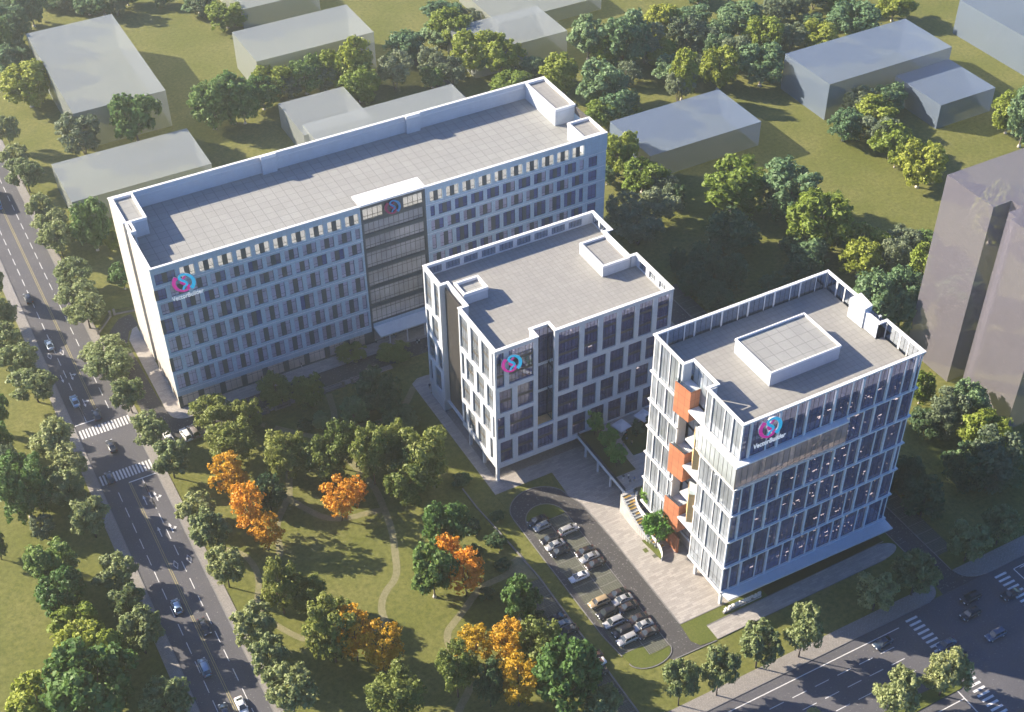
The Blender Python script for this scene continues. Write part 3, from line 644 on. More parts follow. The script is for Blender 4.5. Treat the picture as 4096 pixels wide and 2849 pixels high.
# ---- C: the right-hand tower block with a curtain wall
C0, C1, CY0, CY1, CT, CR = 125.7, 169.4, 144.25, 174.55, 53.7, 49.7
Cb = thing('office_block', 'tall glazed office block with white staggered fins, orange brick pods and glass balcony', 'building', (147, 160, 0))
FC, FCL, FCB, FCR = Face('front', CY0), Face('left', C0), Face('back', CY1), Face('right', C1)
CL = [5.5, 13.1, 20.9, 28.65, 36.35, 44.1, 53.5]
OFF = [123.6, 125.7, 127.85]
fb = MB()
wins = []
def bays(F, u0, u1, offs, per, big, step, skip=None):
    for r in range(6):
        z0, z1 = CL[r], CL[r+1]; o = offs[r % 3]
        edges = []; k = -3
        while o + per*k < u1 + per:
            f = o + per*k; edges += [(f-(.3 if F is FCL else .5), f, 1), (f+big, f+big+(.2 if F is FCL else .3), 0)]; k += 1
        edges = [e for e in edges if e[0] > u0+.5 and e[1] < u1-.5]
        u = u0 + .3
        for a, c, big_ in edges:
            F.box(fb, a, c, (-.42 if big_ else -.22) if F is not FCL else (-.26 if big_ else -.14), .1, z0+.16, z1-.16)
            if a-u > .25: wins.append((F, u, a, z0, z1))
            u = c
        if u1-.3-u > .25: wins.append((F, u, u1-.3, z0, z1))
NY0, NY1, NXC = 156.0, 164.2, 128.1
bays(FC, C0, C1, OFF, 6.7, 3.75, 0)
bays(FCL, CY0, NY0, [149.0, 151.2, 147.3], 6.7, 2.4, 0)
bays(FCL, NY1, CY1, [171.0, 169.3, 172.2], 6.7, 3.0, 0)
nleft = len(wins)
bays(FCB, C0, C1, [125.3, 127, 129], 6.7, 3.75, 0); bays(FCR, CY0, CY1, [149.3, 147.2, 151.2], 6.7, 3.75, 0)
for z in CL[:-1]:
    FC.box(fb, C0-.3, C1+.3, -.5, .1, z-.16, z+.16); FCB.box(fb, C0-.3, C1+.3, -.3, .1, z-.16, z+.16)
    FCL.box(fb, CY0-.5, NY0, -.45, .1, z-.161, z+.159); FCL.box(fb, NY1 if z not in (13.1, 28.65, 44.1) else 165.75, CY1+.3, -.45, .1, z-.161, z+.159); FCR.box(fb, CY0-.5, CY1+.3, -.45, .1, z-.161, z+.159)
for F, u in ((FC, C0), (FC, C1-.3), (FCB, C0), (FCB, C1-.3)):
    F.box(fb, u, u+.3, -.05, .3, CL[0], CT-.2)
for u in (NY0-.3, NY1): FCL.box(fb, u, u+.3, -.05, .3, CL[0]+.2, CT-.2)
fb.obj('frame', M['fin'], Cb)
cp = MB()
rim(cp, [(C0-.02,CY0-.02),(C1+.02,CY0-.02),(C1+.02,155.5),(167.6,155.5),(167.6,164.0),(C1+.02,164.0),(C1+.02,CY1+.02),(C0-.02,CY1+.02),(C0-.02,NY1),(NXC,NY1),(NXC,NY0),(C0-.02,NY0),(C0-.02,CY0-.02)], .62, CT-.2, CT+.12)
cp.obj('coping', M['cap'], Cb)
cnt = 0; rf_ = MB()
for (F, a, c, z0, z1) in sorted(wins, key=lambda q: 0 if q[0] is FCL else 1 if q[0] is FC else 2):
    zz0, zz1 = z0+.16, z1-.16
    nv = 3 if c-a > 3 else (2 if c-a > 1.9 else 1)
    hs = [zz0+2.4] if z0 < 6 else []
    if F in (FC, FCL) and cnt < 100:
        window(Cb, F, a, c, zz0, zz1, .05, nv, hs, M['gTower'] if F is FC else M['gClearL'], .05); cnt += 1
    else: win_mesh(rf_, rf_, F, a, c, zz0, zz1, .05, nv, [], .05, 2 if F is FC else 1)
o = rf_.obj('window', [M['black'], M['gPara'], M['gTower']], Cb); o['kind'] = 'stuff'
rb = MB(); rb.box(NXC+.3, 167.2, CY0+.4, CY1-.4, CR-.5, CR); rb.box(C0+.4, NXC+.299, CY0+.4, NY0-.4, CR-.5, CR); rb.box(C0+.4, NXC+.299, NY1+.4, CY1-.4, CR-.5, CR); rb.box(167.21, C1-.4, CY0+.4, 155.2, CR-.5, CR); rb.box(167.21, C1-.4, 164.3, CY1-.4, CR-.5, CR)
rb.obj('roof', M['roofB'], Cb)
roofbox(Cb, 139.4, 156.6, 154.1, 166.0, CR+.01, 53.1, 'roofA', 'white', .2, cut=.3)
ib = MB(); ib2 = MB()
for k, z in enumerate(CL[:-1]):
    for dz in (0, 3.95):
        zz = z + dz
        if zz > 49: continue
        ib.box(NXC+.4, 167, CY0+.55, CY1-.55, zz-.35, zz); ib.box(C0+.45, NXC+.39, CY0+.55, NY0-.5, zz-.35, zz); ib.box(C0+.45, NXC+.39, NY1+.5, CY1-.55, zz-.35, zz); ib.box(167.01, C1-.45, CY0+.55, CY1-.55, zz-.35, zz)
ib.obj('inner_floor', M['slab'], Cb)
co = MB(); co.box(134, 163, 151, 168.5, 5.6, 49.1); co.obj('inner_wall', M['core'], Cb)
lm = MB()
for z in CL[:-1]:
    for k in range(44):
        x = rnd.uniform(C0+6 if rnd.random() < .3 else C0+14, C1-1.4); zc = z + rnd.choice((1.2, 2.0, 5.0, 5.8)) + rnd.uniform(-.25,.25)
        if z > 43 and zc > 48.5: continue
        y = CY0+rnd.uniform(.6,1.6); w_ = rnd.choice((.16,.2,.2,.9)); lm.box(x, x+w_, y, y+.1, zc, zc+.11)
lm.obj('pendant_lamp', M['lamp'], Cb)
# notch: set-back glazing, decks, brick pods
FNC = Face('left', NXC)
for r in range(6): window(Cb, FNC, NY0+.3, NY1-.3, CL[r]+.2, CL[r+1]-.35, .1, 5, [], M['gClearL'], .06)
nk = MB()
for r in range(1, 6):
    nk.box(C0-.2, NXC-.05, NY0+.01, 161.1, CL[r]-.62, CL[r]-.21); 
nk.box(C0+.1, NXC-.05, NY0-.1, NY0-.02, 6, 53); nk.box(C0+.1, NXC-.05, NY1+.31, NY1+.4, 6, 53)
nk.obj('terrace_deck', M['white'], Cb)
def pod(poly, z0, z1, m, nm):
    b = MB(); b.prism(poly, z0, z1, 0, True, 1); o = b.obj(nm, [M[m], M['cap']], Cb)
    r_ = MB()
    for (x0, y0), (x1, y1) in list(zip(poly, poly[1:]))[:2]: r_.face([(x0,y0,z1),(x1,y1,z1),(x1,y1,z1+1.05),(x0,y0,z1+1.05)])
    r_.obj('railing', M['gRail'], o)
for zt in (15.6, 31.2, 48.4): pod([(C0-.55,165.7),(C0+.15,161.2),(C0+2.5,161.3),(C0+2.38,165.6)], zt-8.1, zt, 'orange', 'brick_pod')
for zt in (23.9, 39.6): pod([(C0+1.3,160.2),(C0-.95,157.0),(C0+.3,155.85),(C0+2.3,157.6)], zt-8.4, zt, 'tan', 'brick_pod')
b = MB(); b.prism([(169.9,164.4),(169.3,160.0),(167.0,159.6),(166.9,164.2)], 44, 54.6, 0, True, 1); b.obj('roof_pod', [M['white'], M['cap']], Cb)
b = MB(); b.box(167.3, 167.5, 155.6, 163.9, CR, CT-.25); b.obj('parapet_wall', M['white'], Cb)
# glass balcony that wraps the front corner
bc = MB(); zb0, zb1 = 38.7, 44.35
def ell_ring(b, z0, z1, m=0): b.box(124.05, 151.3, 142.6, CY0-.51, z0, z1, m); b.box(124.05, C0-.46, CY0-.509, 155.8, z0, z1, m)
ell_ring(bc, zb1-.35, zb1, 0); ell_ring(bc, zb0-.35, zb0, 1)
bal = bc.obj('balcony', [M['cap'], M['bfloor']], Cb)
bg = MB()
bg.face([(124.1,142.65,zb0),(151.25,142.65,zb0),(151.25,142.65,zb1-.35),(124.1,142.65,zb1-.35)]); bg.face([(151.25,142.65,zb0),(151.25,CY0-.52,zb0),(151.25,CY0-.52,zb1-.35),(151.25,142.65,zb1-.35)])
bg.obj('glazing', M['gBal'], bal)
bg = MB(); bg.face([(124.1,155.75,zb0),(124.1,142.66,zb0),(124.1,142.66,zb1-.35),(124.1,155.75,zb1-.35)]); bg.obj('glazing', M['gMilk'], bal)
bm = MB()
for x in np.arange(124.1, 151.4, 1.42): bm.box(x-.03, x+.03, 142.6, 142.7, zb0, zb1-.35)
for y in np.arange(143.9, 155.8, 1.42): bm.box(124.06, 124.14, y-.03, y+.03, zb0, zb1-.35)
bm.obj('mullion', M['brown'], bal)
bl = MB()
for x in np.arange(126, 150, 2.6): bl.box(x, x+1.7, 143.0, 143.6, zb1-.42, zb1-.36)
bl.obj('ceiling_lamp', M['lampdim'], bal)
# entrance canopy, soffit and set-back ground storey
cn = MB(); cn.prism([(C0-.1,CY0-.51),(126.0,141.45),(169.3,140.75),(169.5,CY0-.51)], 5.15, 5.5); cn.obj('canopy', M['metalblue'], Cb)
g_ = MB(); g_.box(C0+.1, C1-.1, CY0+.1, NY0, 4.9, 5.28, 0); g_.box(NXC, C1-.1, NY0+.001, NY1, 4.9, 5.28, 0); g_.box(C0+.1, C1-.1, NY1+.001, CY1-.1, 4.9, 5.28, 0)
g_.box(129.5, 166.5, 146.5, 172, .08, 4.89, 1)
for x, y in ((126.6,145.2),(126.6,154.6),(126.6,173.6),(168.4,145.2),(168.4,173.6),(147,145.2)): g_.box(x, x+.6, y-.3, y+.3, .08, 4.89, 0)
g_.obj('ground_storey', [M['white'], M['gShop']], Cb)
b = MB(); b.box(126.6, 127.0, 161.4, 166.8, .1, 4.88); b.box(126.9, 128.4, 166.81, 172.5, .1, 4.88); b.obj('brick_wall', M['orange'], Cb)
# ---- raised deck between the blocks
dk = thing('deck', 'raised paved terrace with lawns and glass railing between the two right-hand blocks', 'terrace', (140, 189, 0))
b = MB(); b.box(123.6, 160, 178.5, 199.9, 5.05, 5.5); b.obj('floor', M['pave'], dk)
b = MB(); b.box(123.58, 123.66, 178.5, 199.9, 4.6, 5.56); b.box(123.6, 125.9, 178.42, 178.5, 4.6, 5.56); b.obj('fascia', M['metalblue'], dk)
b = MB(); b.box(123.7, 123.74, 178.6, 199.8, 5.56, 6.6); b.obj('railing', M['gRail'], dk)
for k in range(4): b = MB(); b.tube([(124.6, 180.5+5.6*k, .05), (124.6, 180.5+5.6*k, 5.05)], .32, 10); b.obj('column', M['white'], dk)
b = MB(); b.prism([(124.3,183.5),(129.6,183.5),(129.6,199.7),(124.3,199.7)], 5.5, 5.62, 0, False); b.obj('lawn', M['hedge2'], dk)
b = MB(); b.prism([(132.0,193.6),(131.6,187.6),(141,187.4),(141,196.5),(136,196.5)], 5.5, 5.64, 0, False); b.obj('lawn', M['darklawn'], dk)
# stairs with curved white planters
st = thing('stairway', 'white outdoor stairway with timber treads climbing along the orange brick pods', 'stairs', (124.5, 171, 0))
b = MB()
nst = 20
for k in range(nst):
    y1 = 164.3 + 14.1*k/nst; y2 = 164.3 + 14.1*(k+1)/nst; xl = 123.0 - .9*math.sin(PI*k/nst*.8) + .6*(k < 4)*(4-k)/4; xr = 125.5 - .5*math.sin(PI*k/nst)
    b.box(xl, xr, y1, y2-.001, .08, .08 + 5.42*(k+1)/nst)
    if k % 2 == 0 or k % 3 == 0:
        q = xl + (xr-xl)*(.1 if k % 4 else .35); b.box(q, q + (xr-xl)*.55, y1+.05, y2-.08, .081, .08+5.42*(k+1)/nst+.05, 1)
b.obj('steps', [M['steps'], M['wood2']], st)
b = MB()
for k in range(nst-2):
    y1 = 164.3 + 14.1*k/nst; x = 122.9 - .9*math.sin(PI*k/nst*.8); z1 = .08 + 5.42*(k+1)/nst
    b.face([(x,y1,z1-.3),(x,y1+14.1/nst,z1-.05),(x,y1+14.1/nst,z1+1.0),(x,y1,z1+.75)])
b.obj('railing', M['gRail'], st)
def curve_wall(pts, z0, z1, t, mt, par):
    b = MB()
    for k in range(len(pts)-1):
        a, c = pts[k], pts[k+1]; d = Vector((c[0]-a[0], c[1]-a[1], 0)).normalized(); n = Vector((-d.y, d.x, 0))*t
        za = z1[0]+(z1[1]-z1[0])*k/(len(pts)-1)
        b.prism([a, c, (c[0]+n.x, c[1]+n.y), (a[0]+n.x, a[1]+n.y)], z0, za, 0, False)
    return b.obj('planter', mt, par)
curve_wall(ell(126.3,173.0,2.1,4.2,100,270,16), .08, (5.9, 3.6), .18, M['cap'], st)
curve_wall(ell(121.7,165.2,2.3,4.4,-68,40,14), .08, (1.2, 2.4), .18, M['cap'], st)
b = MB(); b.prism([(122.6,161.6)] + ell(121.7,165.2,2.1,4.2,-55,35,8) + [(121.9,168.2)], .08, .35, 0, False); b.obj('planting_bed', M['lawn'], st)
sheet('grate', [(120.6,164.8),(121.6,164.8),(121.6,166),(120.6,166)], .10, M['lawn']); sheet('grate', [(121.5,162.5),(122.6,162.5),(122.6,163.5),(121.5,163.5)], .10, M['lot'])
# ------------------------------------------------------------ translucent massing blocks in the surroundings
def gblock(label, x0, x1, y0, y1, h, m, slot=None):
    b = MB()
    if slot is None: b.box(x0, x1, y0, y1, .01, h, 0, False)
    else: b.prism([(x0,y0),(x1,y0),(x1,y1),(x0,y1),(x0,slot[1]),(x0+5.5,slot[1]),(x0+5.5,slot[1]-3.2),(x0+1.6,slot[1]-3.2),(x0+1.6,slot[0]),(x0,slot[0])], .01, h, 0, False)
    o = b.obj('massing_block', M[m]); tag(o, label, 'building', 'translucent blocks standing round the campus'); return o
gblock('big square translucent white block standing on the grass at far upper left', 56.3, 85.8, 392, 452, 12.9, 'ghostW')
gblock("low translucent block behind the long office block's left end, next to the avenue", 44, 86, 350.8, 373.9, 8.6, 'ghostW')
gblock('long translucent white block left of centre near the top edge', 117.2, 158.9, 394.6, 417.9, 13.4, 'ghostW')
gblock('translucent block cut by the top edge behind a longer white one', 129.2, 158.6, 443.9, 470, 7.4, 'ghostW')
gblock("translucent grey block behind the long office block's back wall, crossed by a longer one", 116.1, 138.5, 352.2, 374, 8.6, 'ghostW')
gblock("longest of the two crossing translucent blocks behind the long office block's back wall", 117.6, 169, 345.7, 356.7, 9.6, 'ghostW')
gblock('translucent block half hidden by yellow-green trees at top centre', 185, 220.6, 371.2, 392.9, 8.8, 'ghostW')
gblock('low wide translucent block cut by the top edge right of centre', 206, 248.4, 394.2, 425, 5.0, 'ghostW')
gblock('tall-sided long blue-grey translucent block at upper right with trees before it', 270.5, 320.9, 292.5, 315.6, 12.9, 'ghostB')
gblock('smaller blue-grey translucent block beside the long one at upper right', 298, 320.7, 270.8, 292.35, 8.6, 'ghostB')
gblock('large pale translucent block cut by the top right corner', 347.0, 420, 262, 317.5, 12.6, 'ghostB')
gblock("flat translucent block right of the long office block's far end", 202.2, 243, 290.4, 313.3, 8.6, 'ghostB')
gblock('tall violet translucent tower with a dark vertical slot at the right edge', 218, 268, 155.7, 191.6, 52.9, 'ghostP', (170.9, 176.3))
# ------------------------------------------------------------ trees
def crown_mesh(name, seed, R, H, zb, n, leaf, lobes, flat, spread, mt):
    """leaf clusters gathered in sprays, sprays gathered in boughs"""
    r = np.random.RandomState(seed); L = []
    zc = (zb+H)/2; hz = (H-zb)/2
    for k in range(lobes):
        ph = 2.399*k + r.rand()*.9; t = (k+.5)/lobes; cz = (1-2*t)*.80 + (.12 if flat else 0)
        rr = math.sqrt(max(0, 1-min(1, abs(cz))**2))*(.50+.28*r.rand())
        s = spread*(.70+.6*r.rand())
        L.append((rr*R*math.cos(ph), rr*R*math.sin(ph), zc + cz*hz*.84, s*R, s*min(R, hz*1.2)*(.8 if flat else .95)))
    S = []
    for l in L:
        m = 15 + int(r.rand()*8)
        for _ in range(m):
            d = r.normal(size=3); d /= np.linalg.norm(d); d[2] = abs(d[2]) if r.rand() < .45 else d[2]; q = .62+.38*r.rand()
            S.append((l[0]+d[0]*l[3]*q, l[1]+d[1]*l[3]*q, l[2]+d[2]*l[4]*q, (.19+.17*r.rand())*l[3], d[0], d[1], d[2]))
    S = np.array(S); S = S[r.rand(len(S)) > .10]; ws = S[:, 3]**2; ws /= ws.sum(); A_ = S[r.choice(len(S), n, p=ws)]
    d = r.normal(size=(n, 3)); d /= np.linalg.norm(d, axis=1)[:, None]
    rad = (.4+.85*r.rand(n)**.8)*A_[:, 3]*1.15
    P = A_[:, :3] + d*rad[:, None]
    nr = d*.7 + A_[:, 4:7]*.45 + r.normal(size=(n, 3))*.55; nr[:, 2] += .2; nr /= np.linalg.norm(nr, axis=1)[:, None]
    a = np.cross(nr, r.normal(size=(n, 3))); a /= np.linalg.norm(a, axis=1)[:, None]; b = np.cross(nr, a)
    s = leaf*(.55+.9*r.rand(n))[:, None]; up = nr*s*.25
    V = np.stack([P - a*s - up, P - b*s*.62 + up, P + a*s - up, P + b*s*.62 + up], 1).reshape(-1, 3); V[:, 2] = np.maximum(V[:, 2], .35)
    me = D.meshes.new(name); me.vertices.add(4*n); me.vertices.foreach_set('co', V.ravel().astype('f')); me.loops.add(4*n); me.loops.foreach_set('vertex_index', np.arange(4*n, dtype='i'))
    me.polygons.add(n); me.polygons.foreach_set('loop_start', np.arange(0, 4*n, 4, dtype='i')); me.polygons.foreach_set('loop_total', np.full(n, 4, dtype='i'))
    me.update(calc_edges=True); me.materials.append(mt); return me, L
def trunk_mesh(name, L, zb, H, r0, mt, seed, ring=False, stems=1):
    r = random.Random(seed); b = MB(); fork = zb*.8 + .3
    for s in range(stems):
        ox, oy = (0, 0) if stems == 1 else (.25*math.cos(s*2.1), .25*math.sin(s*2.1))
        b.tube([(ox*.4, oy*.4, -.1), (ox+.1*r.uniform(-1,1), oy+.1*r.uniform(-1,1), fork*.55), (ox*2, oy*2, fork), (ox*3+r.uniform(-.3,.3), oy*3+r.uniform(-.3,.3), H*.72)], [r0*1.25, r0, r0*.8, r0*.2], 7)
    for k, l in enumerate(L):
        if k % 2 == 0 or len(L) < 9:
            e = Vector(l[:3]); s = Vector((0, 0, fork + (H*.45-fork)*r.random()*.7)); m = s.lerp(e, .5) + Vector((0, 0, -.2)) 
            b.tube([s, m, s.lerp(e, .95)], [r0*.5, r0*.34, r0*.1], 5)
    if ring: b.tube([(0,0,-.05),(0,0,.35),(0,0,.6)], [r0*2.2, r0*1.7, r0*1.1], 8, 1)
    return b.mesh(name, [mt, M['ring']], True)
TP = {}
def proto(key, R, H, zb, n, leaf, lobes, flat, spread, bark, r0, ring=False, stems=1, count=3):
    for v in range(count):
        me, L = crown_mesh('leaf_crown', hash(key) % 1 + 17*v + sum(map(ord, key)), R, H, zb, n, leaf, lobes, flat, spread, M[{'D':'Dk'}.get(key, key)] if key in M or key == 'D' else M['G'])
        TP.setdefault(key, []).append((me, trunk_mesh('trunk', L, zb, H, r0, bark, v, ring, stems), R, H))
proto('S', 4.6, 9.5, 2.9, 5400, .30, 14, True, .34, M['bark'], .17)
proto('G', 5.2, 12, 1.3, 6200, .37, 22, False, .33, M['bark2'], .24, True)
proto('W', 4.2, 9.5, 1.2, 5600, .25, 18, False, .32, M['bark2'], .13, False, 3)
proto('P', 4.6, 11.5, 2.2, 6400, .27, 19, False, .35, M['bark3'], .2)
proto('O', 3.6, 13.5, 1.6, 2500, .25, 28, False, .27, M['bark3'], .16)
proto('N', 2.4, 6.2, 1.8, 1300, .26, 9, False, .40, M['bark'], .1)
proto('D', 4.4, 10, 1.2, 5200, .30, 18, False, .35, M['bark'], .2)
proto('F', 1.5, 5, .5, 800, .24, 12, False, .33, M['bark'], .08, count=1)
proto('B', 2.2, 2.6, .1, 1200, .26, 9, True, .36, M['bark'], .06)
SHAPE = {'S':'S','G':'G','Y':'G','T':'G','W':'W','P':'P','O':'O','D':'D','N':'N','F':'F','B':'B'}; MATK = {'D':'Dk','F':'Dk','B':'Dk'}
LOOK = {'S':('round olive street tree','street_tree'),'G':('leafy green tree','broadleaf_tree'),'Y':('yellow-green maple','maple_tree'),'T':('blue-green maple','maple_tree'),'W':('fine-leaved grey-green tree','willow_tree'),'P':('olive-green park tree','park_tree'),'O':('orange autumn tree','autumn_tree'),'D':('dark green shaded tree','broadleaf_tree'),'N':('small bright green tree','ornamental_tree'),'F':('small dark conifer','conifer'),'B':('low dark green shrub','shrub')}
